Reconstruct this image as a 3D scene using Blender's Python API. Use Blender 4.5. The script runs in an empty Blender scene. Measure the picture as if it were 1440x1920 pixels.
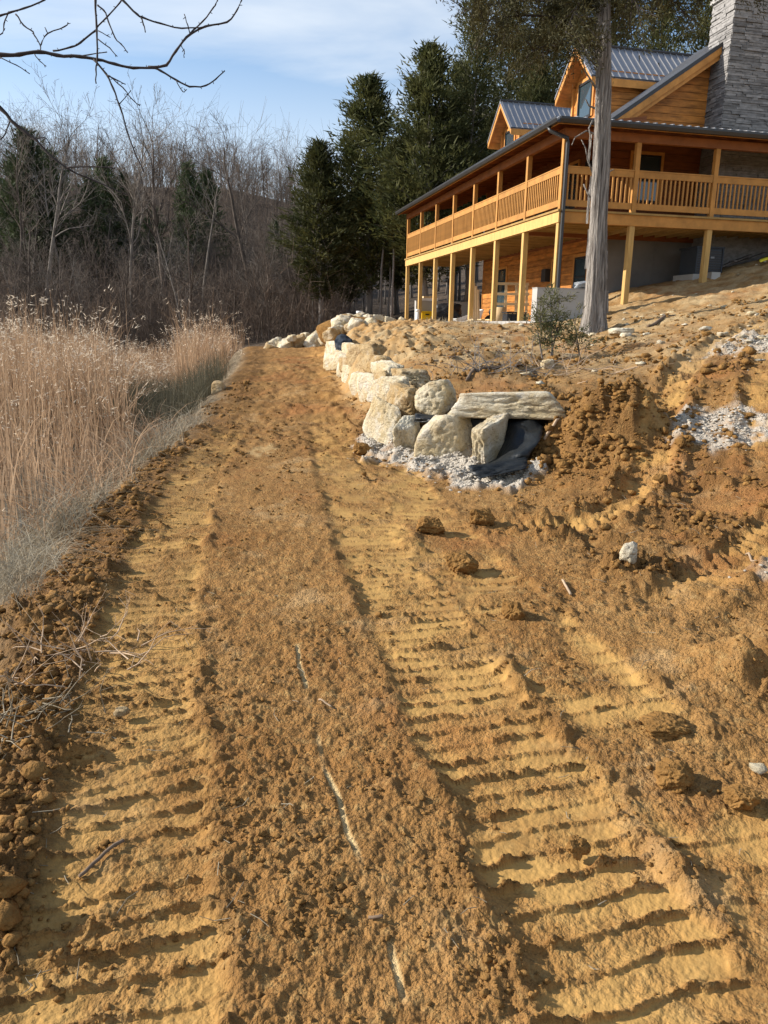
import bpy, math, random
import numpy as np
from mathutils import Vector, Matrix
R_ = math.radians
random.seed(11); np.random.seed(11)
scene = bpy.context.scene
COL = scene.collection

# ------------------------------------------------------------------ camera
CAM = np.array([0., 0., 1.6]); PITCH = R_(14.0); ROLL = .0165; FPX = 1400.
_r0 = np.array([1., 0, 0]); _u0 = np.array([0, math.sin(PITCH), math.cos(PITCH)]); CF = np.array([0, math.cos(PITCH), -math.sin(PITCH)])
CR = math.cos(ROLL)*_r0 + math.sin(ROLL)*_u0; CU = -math.sin(ROLL)*_r0 + math.cos(ROLL)*_u0
cam = bpy.data.cameras.new("camera"); cam_o = bpy.data.objects.new("camera", cam); COL.objects.link(cam_o)
cam.sensor_fit = 'VERTICAL'; cam.sensor_height = 36; cam.sensor_width = 27; cam.lens = FPX/1920*36
cam.clip_start = .05; cam.clip_end = 1500
M = Matrix.Identity(4)
for i in range(3):
    M[i][0], M[i][1], M[i][2], M[i][3] = CR[i], CU[i], -CF[i], CAM[i]
cam_o.matrix_world = M
scene.camera = cam_o
def ray(x, y): return CR*(x-720)/FPX + CU*(960-y)/FPX + CF
def at(x, y, d): return CAM + d*ray(x, y)

# ------------------------------------------------------------------ sky, sun, exposure
SUN_EL, SUN_AZ = R_(27), R_(7)          # azimuth: ahead of straight left
SDIR = Vector((-math.cos(SUN_AZ)*math.cos(SUN_EL), math.sin(SUN_AZ)*math.cos(SUN_EL), math.sin(SUN_EL)))
world = bpy.data.worlds.new("World"); scene.world = world; world.use_nodes = True
nt = world.node_tree; nt.nodes.clear()
def WN(t, **k):
    n = nt.nodes.new(t)
    for a, b in k.items(): setattr(n, a, b)
    return n
out = WN('ShaderNodeOutputWorld'); bg = WN('ShaderNodeBackground'); bg.inputs[1].default_value = .08
sky = WN('ShaderNodeTexSky', sky_type='NISHITA', sun_disc=False, sun_elevation=SUN_EL, sun_rotation=math.atan2(SDIR.x, SDIR.y), air_density=1.0, dust_density=.6, ozone_density=1.6, altitude=200)
tc = WN('ShaderNodeTexCoord'); sep = WN('ShaderNodeSeparateXYZ'); nt.links.new(tc.outputs['Generated'], sep.inputs[0])
def WM(op, a, b=None, c=None):
    n = WN('ShaderNodeMath', operation=op)
    for i, q in enumerate((a, b, c)):
        if q is None: continue
        if isinstance(q, (int, float)): n.inputs[i].default_value = q
        else: nt.links.new(q, n.inputs[i])
    return n.outputs[0]
zz = WM('MAXIMUM', WM('ADD', sep.outputs[2], .18), .05)
px_ = WM('DIVIDE', sep.outputs[0], zz); py_ = WM('DIVIDE', sep.outputs[1], zz)
cmb = WN('ShaderNodeCombineXYZ'); nt.links.new(px_, cmb.inputs[0]); nt.links.new(py_, cmb.inputs[1])
mp = WN('ShaderNodeMapping'); mp.inputs['Rotation'].default_value = (0, 0, R_(28)); mp.inputs['Scale'].default_value = (.55, 1.15, 1); mp.inputs['Location'].default_value = (2.3, .4, 0)
nt.links.new(cmb.outputs[0], mp.inputs[0])
n1 = WN('ShaderNodeTexNoise'); n1.inputs['Scale'].default_value = 1.1; n1.inputs['Detail'].default_value = 8; n1.inputs['Roughness'].default_value = .52; n1.inputs['Distortion'].default_value = .5
nt.links.new(mp.outputs[0], n1.inputs['Vector'])
n2 = WN('ShaderNodeTexNoise'); n2.inputs['Scale'].default_value = .5; n2.inputs['Detail'].default_value = 3
nt.links.new(mp.outputs[0], n2.inputs['Vector'])
cl = WM('ADD', WM('MULTIPLY', n1.outputs[0], .6), WM('MULTIPLY', n2.outputs[0], .6))
rp = WN('ShaderNodeMapRange', interpolation_type='SMOOTHSTEP'); rp.inputs[1].default_value = .53; rp.inputs[2].default_value = .80; rp.inputs[3].default_value = .02; rp.inputs[4].default_value = .90
nt.links.new(cl, rp.inputs[0])
low = WN('ShaderNodeMapRange', interpolation_type='SMOOTHSTEP'); low.inputs[1].default_value = .02; low.inputs[2].default_value = .42; low.inputs[3].default_value = .85; low.inputs[4].default_value = 0
nt.links.new(sep.outputs[2], low.inputs[0])
fac = WM('MAXIMUM', rp.outputs[0], low.outputs[0])
mx = WN('ShaderNodeMixRGB'); mx.inputs[2].default_value = (8.2, 8.6, 8.9, 1)
hs = WN('ShaderNodeHueSaturation'); hs.inputs['Saturation'].default_value = 1.28; hs.inputs['Value'].default_value = 1.45
nt.links.new(sky.outputs[0], hs.inputs['Color'])
nt.links.new(hs.outputs[0], mx.inputs[1]); nt.links.new(fac, mx.inputs[0]); nt.links.new(mx.outputs[0], bg.inputs[0]); nt.links.new(bg.outputs[0], out.inputs[0])

sl = bpy.data.lights.new("sun", 'SUN'); sl.energy = 5.0; sl.angle = R_(.5); sl.color = (1, .93, .83)
so = bpy.data.objects.new("sun", sl); COL.objects.link(so); so.rotation_euler = SDIR.to_track_quat('Z', 'Y').to_euler(); so.location = (-30, 10, 30)
vs = scene.view_settings; vs.view_transform = 'Standard'; vs.look = 'None'; vs.exposure = 0.66; vs.gamma = 1; vs.use_curve_mapping = False
scene.cycles.max_bounces = 6; scene.cycles.transparent_max_bounces = 8

# ------------------------------------------------------------------ materials
def mat(name, color, rough=.8, var=.25, scale=4., stretch=(1, 1, 1), bump=0., bscale=None, c2=None, metal=0., obj_rand=0., spec=.3, transl=0., coord='Object', detail=6, bdist=.02):
    m = bpy.data.materials.new(name); m.use_nodes = True; t = m.node_tree; n = t.nodes; b = n['Principled BSDF']
    b.inputs['Roughness'].default_value = rough; b.inputs['Metallic'].default_value = metal; b.inputs['Specular IOR Level'].default_value = spec
    tcn = n.new('ShaderNodeTexCoord'); mpn = n.new('ShaderNodeMapping'); mpn.inputs['Scale'].default_value = stretch
    t.links.new(tcn.outputs[coord], mpn.inputs[0])
    ns = n.new('ShaderNodeTexNoise'); ns.inputs['Scale'].default_value = scale; ns.inputs['Detail'].default_value = detail; ns.inputs['Roughness'].default_value = .62
    t.links.new(mpn.outputs[0], ns.inputs['Vector'])
    ramp = n.new('ShaderNodeValToRGB'); e = ramp.color_ramp.elements; e[0].position = .3; e[1].position = .7
    c2 = c2 or tuple(min(1, c*(1+var)) for c in color); c1 = tuple(c*(1-var) for c in color)
    e[0].color = (*c1, 1); e[1].color = (*c2, 1)
    t.links.new(ns.outputs[0], ramp.inputs[0]); last = ramp.outputs[0]
    if obj_rand:
        oi = n.new('ShaderNodeObjectInfo'); mr = n.new('ShaderNodeMapRange'); mr.inputs[3].default_value = 1-obj_rand; mr.inputs[4].default_value = 1+obj_rand
        t.links.new(oi.outputs['Random'], mr.inputs[0])
        h = n.new('ShaderNodeHueSaturation'); t.links.new(mr.outputs[0], h.inputs['Value']); t.links.new(last, h.inputs['Color']); last = h.outputs[0]
    t.links.new(last, b.inputs['Base Color'])
    if bump:
        nb = n.new('ShaderNodeTexNoise'); nb.inputs['Scale'].default_value = bscale or scale*3; nb.inputs['Detail'].default_value = 5
        t.links.new(mpn.outputs[0], nb.inputs['Vector'])
        bp = n.new('ShaderNodeBump'); bp.inputs['Strength'].default_value = bump; bp.inputs['Distance'].default_value = bdist
        t.links.new(nb.outputs[0], bp.inputs['Height']); t.links.new(bp.outputs[0], b.inputs['Normal'])
    if transl:
        tr = n.new('ShaderNodeBsdfTranslucent'); mxs = n.new('ShaderNodeMixShader'); mxs.inputs[0].default_value = transl
        t.links.new(last, tr.inputs[0]); t.links.new(b.outputs[0], mxs.inputs[1]); t.links.new(tr.outputs[0], mxs.inputs[2])
        t.links.new(mxs.outputs[0], n['Material Output'].inputs[0])
    return m
MT = dict(
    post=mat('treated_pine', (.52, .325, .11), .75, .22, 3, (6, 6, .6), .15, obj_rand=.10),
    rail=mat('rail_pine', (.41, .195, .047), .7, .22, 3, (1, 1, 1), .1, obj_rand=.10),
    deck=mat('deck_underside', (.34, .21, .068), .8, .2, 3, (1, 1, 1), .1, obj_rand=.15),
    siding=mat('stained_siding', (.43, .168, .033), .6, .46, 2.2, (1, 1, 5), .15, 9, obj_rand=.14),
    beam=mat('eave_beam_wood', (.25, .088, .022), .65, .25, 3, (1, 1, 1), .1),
    porch=mat('shaded_porch_siding', (.21, .068, .018), .65, .3, 2.2, (1, 1, 5), .12, 9, obj_rand=.12),  # darker copy of the siding, the porch's shade put into its colour
    trim=mat('stained_trim', (.52, .235, .055), .6, .25, 3, (1, 1, 1), .1, obj_rand=.08),
    metal=mat('roof_metal', (.30, .30, .31), .38, .06, 2, metal=.55, spec=.5),
    dark=mat('dark_metal', (.028, .026, .025), .4, .2, 3, spec=.5),
    glass=mat('window_glass', (.03, .05, .06), .05, .1, 2, spec=1.0, metal=.0),
    frame=mat('window_frame', (.02, .02, .02), .4, .2, 3),
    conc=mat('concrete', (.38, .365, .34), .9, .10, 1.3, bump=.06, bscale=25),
    found=mat('shaded_foundation_concrete', (.19, .18, .165), .95, .2, 1.1, bump=.06, bscale=25),  # concrete darkened so its colour carries the deep shade under the deck
    stone=mat('ledger_stone', (.21, .20, .19), .85, .35, 6, (1, 1, 2), .3, 18, obj_rand=.35),
    lime=mat('limestone', (.46, .37, .21), .95, .25, 3.2, bump=1.0, bscale=16, c2=(.66, .58, .40), obj_rand=.12, spec=.1),
    limebrown=mat('limestone_brown', (.34, .23, .11), .95, .3, 3.2, bump=1.0, bscale=16, c2=(.55, .43, .25), obj_rand=.12, spec=.1),
    fabric=mat('landscape_fabric', (.008, .010, .011), .5, .4, 5, bump=.3, bscale=14, spec=.35, bdist=.05),
    bark=mat('cedar_bark', (.085, .066, .054), .95, .35, 3.2, (9, 9, .5), 1.0, 5, c2=(.52, .475, .425), coord='Object', spec=.1, bdist=.09),
    barkfar=mat('grove_bark', (.20, .175, .155), .95, .35, 3, (5, 5, .6), .3, obj_rand=.25),
    bare=mat('bare_bark', (.115, .090, .072), .95, .35, 2, obj_rand=.3),
    bareL=mat('pale_bare_bark', (.20, .172, .145), .95, .35, 2, obj_rand=.25),
    twig=mat('twig_bark', (.045, .035, .033), .9, .3, 5),
    brush=mat('brush', (.165, .122, .092), .95, .45, .5),
    cedar=mat('cedar_leaf', (.050, .070, .022), .8, .4, .8, c2=(.125, .120, .040), transl=.3, obj_rand=.2),
    cedarN=mat('near_cedar_leaf', (.045, .050, .018), .8, .5, 2, c2=(.10, .085, .03), transl=.2),
    farcedar=mat('far_cedar_leaf', (.062, .080, .034), .85, .4, .8, transl=.15, obj_rand=.25),
    sapling=mat('sapling_leaf', (.085, .105, .038), .8, .35, 3, c2=(.16, .15, .06), transl=.25),
    root=mat('root', (.15, .105, .07), .95, .35, 6),
    reed=mat('cattail_reed', (.31, .17, .085), .85, .45, .9, c2=(.66, .46, .29), transl=.3, spec=.1),
    plume=mat('reed_plume', (.80, .68, .52), .9, .2, 2, transl=.3),
    sedge=mat('dark_sedge', (.105, .095, .060), .85, .35, 1.2, transl=.25),
    thatch=mat('flattened_straw', (.22, .175, .11), .9, .4, 3, c2=(.50, .43, .31), transl=.15, spec=.1),
    clod=mat('dirt_clod', (.225, .120, .038), .95, .4, 9, bump=1.0, bscale=55, spec=.1),
    grav=mat('gravel_stone', (.40, .36, .30), .95, .25, 8, spec=.1),
    stick=mat('dry_stick', (.36, .26, .17), .9, .3, 6, obj_rand=.25),
    yellow=mat('yellow_plastic', (.80, .52, .01), .5, .06, 3),
    board=mat('yellow_board', (.72, .62, .04), .5, .1, 3),
    white=mat('white_plastic', (.78, .78, .75), .5, .06, 3),
    black=mat('black_plastic', (.018, .018, .02), .5, .2, 3),
    tarp=mat('grey_tarp', (.30, .32, .34), .5, .2, 4),
    card=mat('cardboard', (.52, .37, .2), .9, .1, 3),
    acm=mat('ac_casing', (.045, .055, .07), .5, .15, 3),
    palewood=mat('pale_lumber', (.62, .47, .27), .8, .15, 3, obj_rand=.12),
)

def stone_mat(name, cream, ochre, grey, dirt, amount):
    m = bpy.data.materials.new(name); m.use_nodes = True; t = m.node_tree; n = t.nodes; b = n['Principled BSDF']; b.inputs['Roughness'].default_value = .95; b.inputs['Specular IOR Level'].default_value = .1
    tcn = n.new('ShaderNodeTexCoord'); oi = n.new('ShaderNodeObjectInfo'); ad = n.new('ShaderNodeVectorMath'); ad.operation = 'MULTIPLY_ADD'; ad.inputs[1].default_value = (1, 1, 1)
    cx = n.new('ShaderNodeCombineXYZ'); mu = n.new('ShaderNodeMath'); mu.operation = 'MULTIPLY'; mu.inputs[1].default_value = 37; t.links.new(oi.outputs['Random'], mu.inputs[0])
    for i in range(3): t.links.new(mu.outputs[0], cx.inputs[i])
    t.links.new(tcn.outputs['Object'], ad.inputs[0]); t.links.new(cx.outputs[0], ad.inputs[2])
    def noise(sc, det=6, rough=.65, st=(1, 1, 1)):
        q = n.new('ShaderNodeTexNoise'); q.inputs['Scale'].default_value = sc; q.inputs['Detail'].default_value = det; q.inputs['Roughness'].default_value = rough
        mp_ = n.new('ShaderNodeMapping'); mp_.inputs['Scale'].default_value = st; t.links.new(ad.outputs[0], mp_.inputs[0]); t.links.new(mp_.outputs[0], q.inputs['Vector']); return q.outputs[0]
    def mix(src, a, b_, hi, c1, c2):
        r = n.new('ShaderNodeMapRange'); r.interpolation_type = 'SMOOTHSTEP'; r.inputs[1].default_value = a; r.inputs[2].default_value = b_; r.inputs[4].default_value = hi; t.links.new(src, r.inputs[0])
        q = n.new('ShaderNodeMixRGB'); t.links.new(r.outputs[0], q.inputs[0])
        for s_, v in ((q.inputs[1], c1), (q.inputs[2], c2)):
            if isinstance(v, tuple): s_.default_value = (*v, 1)
            else: t.links.new(v, s_)
        return q.outputs[0]
    c = mix(noise(2.2), .35, .65, 1, cream, ochre); c = mix(noise(3.4, 5), .48, .68, .8, c, grey)
    c = mix(noise(5.5, 7, .75), .52-.06*amount, .66, .85*amount, c, dirt); c = mix(noise(26, 4, .7, (1, 1, 2.2)), .54, .70, .7, c, tuple(.45*q for q in dirt))
    c = mix(noise(2.8, 3, .5, (1, 1, 4)), .60, .68, .35, c, tuple(.8*q for q in ochre)); t.links.new(c, b.inputs['Base Color'])
    vo = n.new('ShaderNodeTexVoronoi'); vo.feature = 'DISTANCE_TO_EDGE'; vo.inputs['Scale'].default_value = 5.5; t.links.new(ad.outputs[0], vo.inputs['Vector'])
    cr = n.new('ShaderNodeMapRange'); cr.inputs[2].default_value = .06; cr.inputs[4].default_value = .10; t.links.new(vo.outputs[0], cr.inputs[0])
    s1 = n.new('ShaderNodeMath'); s1.operation = 'ADD'; t.links.new(noise(14, 8, .72, (1, 1, 1.8)), s1.inputs[0]); t.links.new(cr.outputs[0], s1.inputs[1])
    bp = n.new('ShaderNodeBump'); bp.inputs['Strength'].default_value = 1; bp.inputs['Distance'].default_value = .045; t.links.new(s1.outputs[0], bp.inputs['Height']); t.links.new(bp.outputs[0], b.inputs['Normal']); return m
MT['lime'] = stone_mat('limestone', (.66, .60, .46), (.52, .41, .235), (.60, .575, .51), (.33, .235, .13), .6)
MT['limebrown'] = stone_mat('limestone_brown', (.49, .375, .215), (.38, .25, .11), (.50, .43, .32), (.25, .155, .07), 1.0)

# ------------------------------------------------------------------ mesh helpers
def link(name, me, m=None, parent=None, smooth=False, **props):
    o = bpy.data.objects.new(name, me); COL.objects.link(o)
    if m is not None and not me.materials: me.materials.append(m)
    if parent is not None: o.parent = parent
    if smooth and len(me.polygons): me.polygons.foreach_set('use_smooth', np.ones(len(me.polygons), bool))
    for k, v in props.items(): o[k] = v
    return o
def empty(name, loc=(0, 0, 0), rz=0, parent=None, **props):
    o = bpy.data.objects.new(name, None); COL.objects.link(o); o.location = loc; o.rotation_euler = (0, 0, rz); o.empty_display_size = .2
    if parent is not None: o.parent = parent
    for k, v in props.items(): o[k] = v
    return o
def mesh_np(name, V, Fs):
    """V (n,3), Fs (m,k) all faces with k corners"""
    V = np.asarray(V, np.float32); Fs = np.asarray(Fs, np.int32); me = bpy.data.meshes.new(name); k = Fs.shape[1]
    me.vertices.add(len(V)); me.vertices.foreach_set('co', V.ravel())
    me.loops.add(Fs.size); me.loops.foreach_set('vertex_index', Fs.ravel())
    me.polygons.add(len(Fs)); me.polygons.foreach_set('loop_start', np.arange(0, Fs.size, k, dtype=np.int32))
    me.update(calc_edges=True); return me
class MB:
    def __init__(s): s.v = []; s.f = []
    def add(s, vs, fs):
        k = len(s.v); s.v += [tuple(map(float, p)) for p in vs]; s.f += [tuple(i+k for i in q) for q in fs]; return s
    def box(s, x0, x1, y0, y1, z0, z1):
        return s.add([(x0,y0,z0),(x1,y0,z0),(x1,y1,z0),(x0,y1,z0),(x0,y0,z1),(x1,y0,z1),(x1,y1,z1),(x0,y1,z1)],
                     [(0,3,2,1),(4,5,6,7),(0,1,5,4),(1,2,6,5),(2,3,7,6),(3,0,4,7)])
    def prism(s, poly, ext):
        """closed polygon extruded along the vector ext"""
        n = len(poly); e = np.array(ext, float); a = [np.array(p, float) for p in poly]
        nrm = sum((np.cross(a[i]-a[0], a[(i+1) % n]-a[0]) for i in range(1, n-1)), np.zeros(3))
        if nrm @ e > 0: a = a[::-1]
        return s.add([*a, *[p+e for p in a]], [tuple(range(n)), tuple(range(2*n-1, n-1, -1))] + [((i+1) % n, i, n+i, n+(i+1) % n) for i in range(n)])
    def bar(s, p, q, w, h, up=(0, 0, 1)):
        p = np.array(p, float); q = np.array(q, float); d = q-p; d /= np.linalg.norm(d)
        sx = np.cross(d, up); sx /= np.linalg.norm(sx); u = np.cross(sx, d); a = sx*w/2; b = u*h/2
        return s.prism([p-a-b, p+a-b, p+a+b, p-a+b], q-p)
    def tube(s, pts, rad, n=6, cap=True):
        pts = [np.array(p, float) for p in pts]; k = len(pts); rings = []; ref = np.array([.3, .2, .93])
        for i in range(k):
            d = pts[min(i+1, k-1)]-pts[max(i-1, 0)]; d /= (np.linalg.norm(d)+1e-9)
            a = np.cross(d, ref)
            if np.linalg.norm(a) < .1: a = np.cross(d, (1, 0, 0))
            a /= np.linalg.norm(a); b = np.cross(d, a); r = rad[i] if hasattr(rad, '__len__') else rad
            rings.append([pts[i]+r*(math.cos(2*math.pi*j/n)*a+math.sin(2*math.pi*j/n)*b) for j in range(n)])
        fs = [(i*n+j, i*n+(j+1) % n, (i+1)*n+(j+1) % n, (i+1)*n+j) for i in range(k-1) for j in range(n)]
        if cap: fs += [tuple(range(n-1, -1, -1)), tuple(range((k-1)*n, k*n))]
        return s.add([p for r in rings for p in r], fs)
    def mesh(s, name):
        me = bpy.data.meshes.new(name); me.from_pydata(s.v, [], s.f); me.update(); return me
    def obj(s, name, m=None, parent=None, smooth=False, **props):
        return link(name, s.mesh(name), m, parent, smooth, **props)
def bx(name, m, parent, x0, x1, y0, y1, z0, z1, **props):
    return MB().box(x0, x1, y0, y1, z0, z1).obj(name, m, parent, **props)
def copy_tree(o, parent=None):
    c = o.copy(); COL.objects.link(c); c.parent = parent
    for ch in list(o.children): copy_tree(ch, c)
    return c
# ------------------------------------------------------------------ noise
_rs = np.random.RandomState(7)
_PERM = _rs.permutation(4096).astype(np.int64)
_PERM = np.concatenate([_PERM, _PERM])
_GA = _rs.rand(4096) * 2 * np.pi
_GX, _GY = np.cos(_GA), np.sin(_GA)
_H1, _H2, _H3 = _rs.rand(4096), _rs.rand(4096), _rs.rand(4096)
def _hash(ix, iy):
    return _PERM[(_PERM[ix & 4095] + iy) & 4095]
def perlin(x, y):
    ix = np.floor(x).astype(np.int64); iy = np.floor(y).astype(np.int64)
    fx = x - ix; fy = y - iy
    u = fx*fx*fx*(fx*(fx*6-15)+10); v = fy*fy*fy*(fy*(fy*6-15)+10)
    def g(a, b):
        h = _hash(ix+a, iy+b)
        return _GX[h]*(fx-a) + _GY[h]*(fy-b)
    n0 = g(0,0)*(1-u) + g(1,0)*u
    n1 = g(0,1)*(1-u) + g(1,1)*u
    return (n0*(1-v) + n1*v) * 1.5
def fbm(x, y, o=4, gain=.5):
    s = np.zeros_like(x); a = 1.; f = 1.
    for k in range(o):
        s += a*perlin(x*f + 17.3*k, y*f - 9.1*k); a *= gain; f *= 2.03
    return s
def clumps(x, y, dens=1.0):
    """rounded lumps, one per cell: 0 between them, up to 1 on the biggest"""
    ix = np.floor(x).astype(np.int64); iy = np.floor(y).astype(np.int64)
    best = np.zeros_like(x)
    for a in (-1, 0, 1):
        for b in (-1, 0, 1):
            h = _hash(ix+a, iy+b)
            cx = ix+a + _H1[h]; cy = iy+b + _H2[h]
            r = (.22 + .62*_H3[h]) * np.where(_H3[(h*7+3) & 4095] < dens, 1., 0.001)
            d2 = ((x-cx)**2 + (y-cy)**2) / (r*r)
            best = np.maximum(best, np.sqrt(np.clip(1-d2, 0, 1)) * r)
    return best
def sstep(a, b, x):
    t = np.clip((x-a)/(b-a), 0, 1); return t*t*(3-2*t)
def polydist(X, Y, P):
    """signed distance (right positive) and arc length along a polyline"""
    P = np.asarray(P, float); best = np.full(X.shape, 1e9); sd = np.zeros_like(X); al = np.zeros_like(X); L = 0.
    for (x0, y0), (x1, y1) in zip(P[:-1], P[1:]):
        dx, dy = x1-x0, y1-y0; l = math.hypot(dx, dy)
        t = np.clip(((X-x0)*dx + (Y-y0)*dy)/(l*l), 0, 1)
        ex = X-(x0+t*dx); ey = Y-(y0+t*dy); d = np.hypot(ex, ey)
        m = d < best
        best = np.where(m, d, best)
        sd = np.where(m, np.where((ex*dy - ey*dx) >= 0, d, -d), sd)
        al = np.where(m, L + t*l, al); L += l
    return sd, al, L
def smooth_line(P, n=6):
    P = [np.array(p, float) for p in P]; out = []
    for i in range(len(P)-1):
        p0, p1, p2, p3 = P[max(i-1,0)], P[i], P[i+1], P[min(i+2,len(P)-1)]
        for k in range(n):
            t = k/n
            out.append(.5*((2*p1) + (p2-p0)*t + (2*p0-5*p1+4*p2-p3)*t*t + (3*p1-p0-3*p2+p3)*t**3))
    out.append(P[-1]); return np.array(out)

# ------------------------------------------------------------------ terrain
HO = np.array([4.61, 21.41, 0.]); HA = math.radians(12.99)            # house corner post and its heading
HD1 = np.array([-math.sin(HA), math.cos(HA), 0.]); HD2 = np.array([math.cos(HA), math.sin(HA), 0.])
def hw(s, t, z=0.): return HO + s*HD1 + t*HD2 + np.array([0, 0, z])
CY = [-6, 0, 1.5, 3.6, 7.2, 12, 18, 24, 30, 36]; CX = [1.9, .35, 0, -.5, -1.12, -1.6, -2.2, -2.9, -3.3, -3.9]
LY = [-6, 0, 2.9, 5.2, 10, 16, 22, 28, 34]; LX = [.2, -1.1, -1.62, -2.22, -2.5, -3.3, -4.05, -5, -6.2]
SLOPE = .022
def path_c(Y): return np.interp(Y, CY, CX)
def path_l(Y): return np.interp(Y, LY, LX)
def _controls():
    c = []
    for y in (-5, -2, 0, 2, 4, 6, 8, 10, 13, 16, 19, 22, 25, 28, 31):
        xc, xl, z = float(path_c(y)), float(path_l(y)), SLOPE*y
        c += [(xc, y, z), (xc+.75, y, z+.01), (xl+.5, y, z), (xl+.05, y, z+.02), (xl-.55, y, z-.30), (xl-1.5, y, -.80), (xl-5, y, -1.15)]
    c += [(-14, y, -1.2) for y in (-6, 4, 14, 24, 34)] + [(-30, y, -1.2) for y in (-6, 10, 22, 34)] + [(-55, y, -.8) for y in (0, 30)]
    # foreground right and the slope up from the track
    c += [(1.6, 2, .08), (2.6, 2, .22), (4, 2, .55), (7, 2, 1.2), (1.0, 5, .14), (2.6, 4.9, .33), (4, 5, .72), (7, 6, 1.55),
          (3, -4, .3), (8, -5, 1.2), (1.5, 7.1, .24), (2.6, 7.6, .68), (4, 7.5, 1.08), (5, 9.7, 1.6), (.5, 8.3, .2), (1.0, 7.6, .2), (.1, 9, .2),
          (1.5, 9.0, .76), (.65, 9.9, .86), (2, 10, .96), (2.7, 8.7, .86), (3.9, 14, 1.57), (2, 14, 1.22), (2.2, 17, 1.55), (3.2, 11.5, 1.22),
          (6.5, 14, 2.1), (9, 12, 2.5), (10, 8, 2.3), (14, 14, 3.6), (0.3, 12, 1.0), (-.35, 14.5, 1.12), (-.9, 20, 1.25), (-1.4, 26, 1.3)]
    c += [(.9, 17.2, 1.5), (3.1, 20.3, 1.66), (1.9, 24, 1.68), (1.0, 28.2, 1.68), (-.1, 32, 1.66), (-.7, 36, 1.66), (.4, 20.3, 1.52)]
    # bottom of the wall
    c += [(-.35, 11.5, .27), (-.75, 14, .33), (-1.25, 18, .42), (-1.65, 22, .5), (-2.0, 26, .58)]
    for s, t, z in [(-.3, -.4, 1.72), (4, -.5, 1.72), (8, -.5, 1.72), (12, -.5, 1.72), (16.3, -.3, 1.70), (-.3, 2.1, 2.27), (-.3, 4.5, 2.9), (-.3, 6.7, 3.58),
                    (2.2, 2.9, 2.72), (2.2, 5, 3.1), (2.2, 8, 3.9), (2.2, 1.2, 1.7), (5, 1, 1.66), (9, 1, 1.66), (12, 1.2, 1.66), (15, 1.5, 1.75), (8, 5, 1.6), (14, 6, 2.6),
                    (-3, 2, 2.0), (-3, 6, 3.0), (-3, 10, 4.2), (4, 12, 5.0), (18, 6, 2.6), (18, 14, 4.5)]:
        p = hw(s, t); c.append((p[0], p[1], z))
    c += [(12, 42, 5), (0, 46, 2.1), (-3, 44, 1.5), (-6.5, 40, .5), (-9, 46, .5), (0, 56, 2.6), (-18, 44, .1), (-35, 46, .2), (-3.7, 34, .62), (-1.6, 35, 1.05), (22, 20, 6), (25, 50, 8), (22, 0, 3.5)]
    return np.array(c, float)
_CP = _controls()
def _phi(d2): return np.sqrt(d2 + .25)
_A = _phi(((_CP[:, None, :2]-_CP[None, :, :2])**2).sum(-1)) - np.eye(len(_CP))*.02
_CW = np.linalg.solve(np.block([[_A, np.ones((len(_CP), 1))], [np.ones((1, len(_CP))), np.zeros((1, 1))]]), np.append(_CP[:, 2], 0.))
def base_h(X, Y):
    X = np.asarray(X, float); Y = np.asarray(Y, float)
    x = np.clip(X, -55, 26); y = np.clip(Y, -6, 58)
    z = np.full(X.shape, _CW[-1])
    for (cx, cy, cz), w in zip(_CP, _CW[:-1]):
        z = z + w*np.sqrt((x-cx)**2 + (y-cy)**2 + .25)
    side = 1 - .55*sstep(-8, 12, X)
    z = z + (15+2.5*sstep(-8, -22, X))*side*sstep(50, 112, Y + .2*np.abs(X)) + 6*sstep(110, 200, Y)
    z = z + 8*sstep(58, 100, -X)
    return z

TRL = [(-.2,-1.5),(-.66,1.5),(-1.22,3.6),(-1.85,7.2),(-2.2,11),(-2.75,17),(-3.4,23),(-4,30)]
TRR = [(1.25,-1.5),(.67,1.5),(.21,3.6),(-.39,7.2),(-.85,11),(-1.45,17),(-2.1,23),(-2.7,30)]
TRB = [(1.75,-1.5),(1.2,1.8),(.80,3.4),(.42,5.2),(.12,7.2),(-.45,10)]
TY1 = [(.7,5.6),(1.21,5.43),(1.54,5.5),(1.9,5.77),(2.28,6.36),(2.52,6.93),(2.75,7.53),(3.18,8.37),(3.63,9.23),(4.17,9.88),(5.08,10.88),(6.0,11.6),(8,13)]
TY2 = [(3.3,5.3),(2.5,4.68),(2.27,4.47),(2.01,4.27),(1.73,3.99),(1.3,3.6)]
TY3 = [(5.2,10.2),(4.69,9.45),(4.06,8.14),(3.61,7.21),(3.28,6.37),(2.9,5.4)]
TRL, TRR, TRB, TY1, TY2, TY3 = [smooth_line(p) for p in (TRL, TRR, TRB, TY1, TY2, TY3)]
GRAVEL = [(3.12,7.0,.46,.62,.9),(4.85,9.5,.8,.7,.9),(2.35,4.0,.3,.22,.5),(.28,8.35,.50,.45,0),(.68,7.7,.52,.45,0),(1.05,7.05,.46,.42,0),(-.08,9.05,.32,.5,0)]
YR = [-6, 2, 5, 7, 8.3, 9.3, 11.5, 14, 18, 22, 26, 34]; XR = [2.2, 1.7, 1.15, 1.0, .45, 0, -.45, -.85, -1.35, -1.75, -2.1, -2.6]
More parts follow.
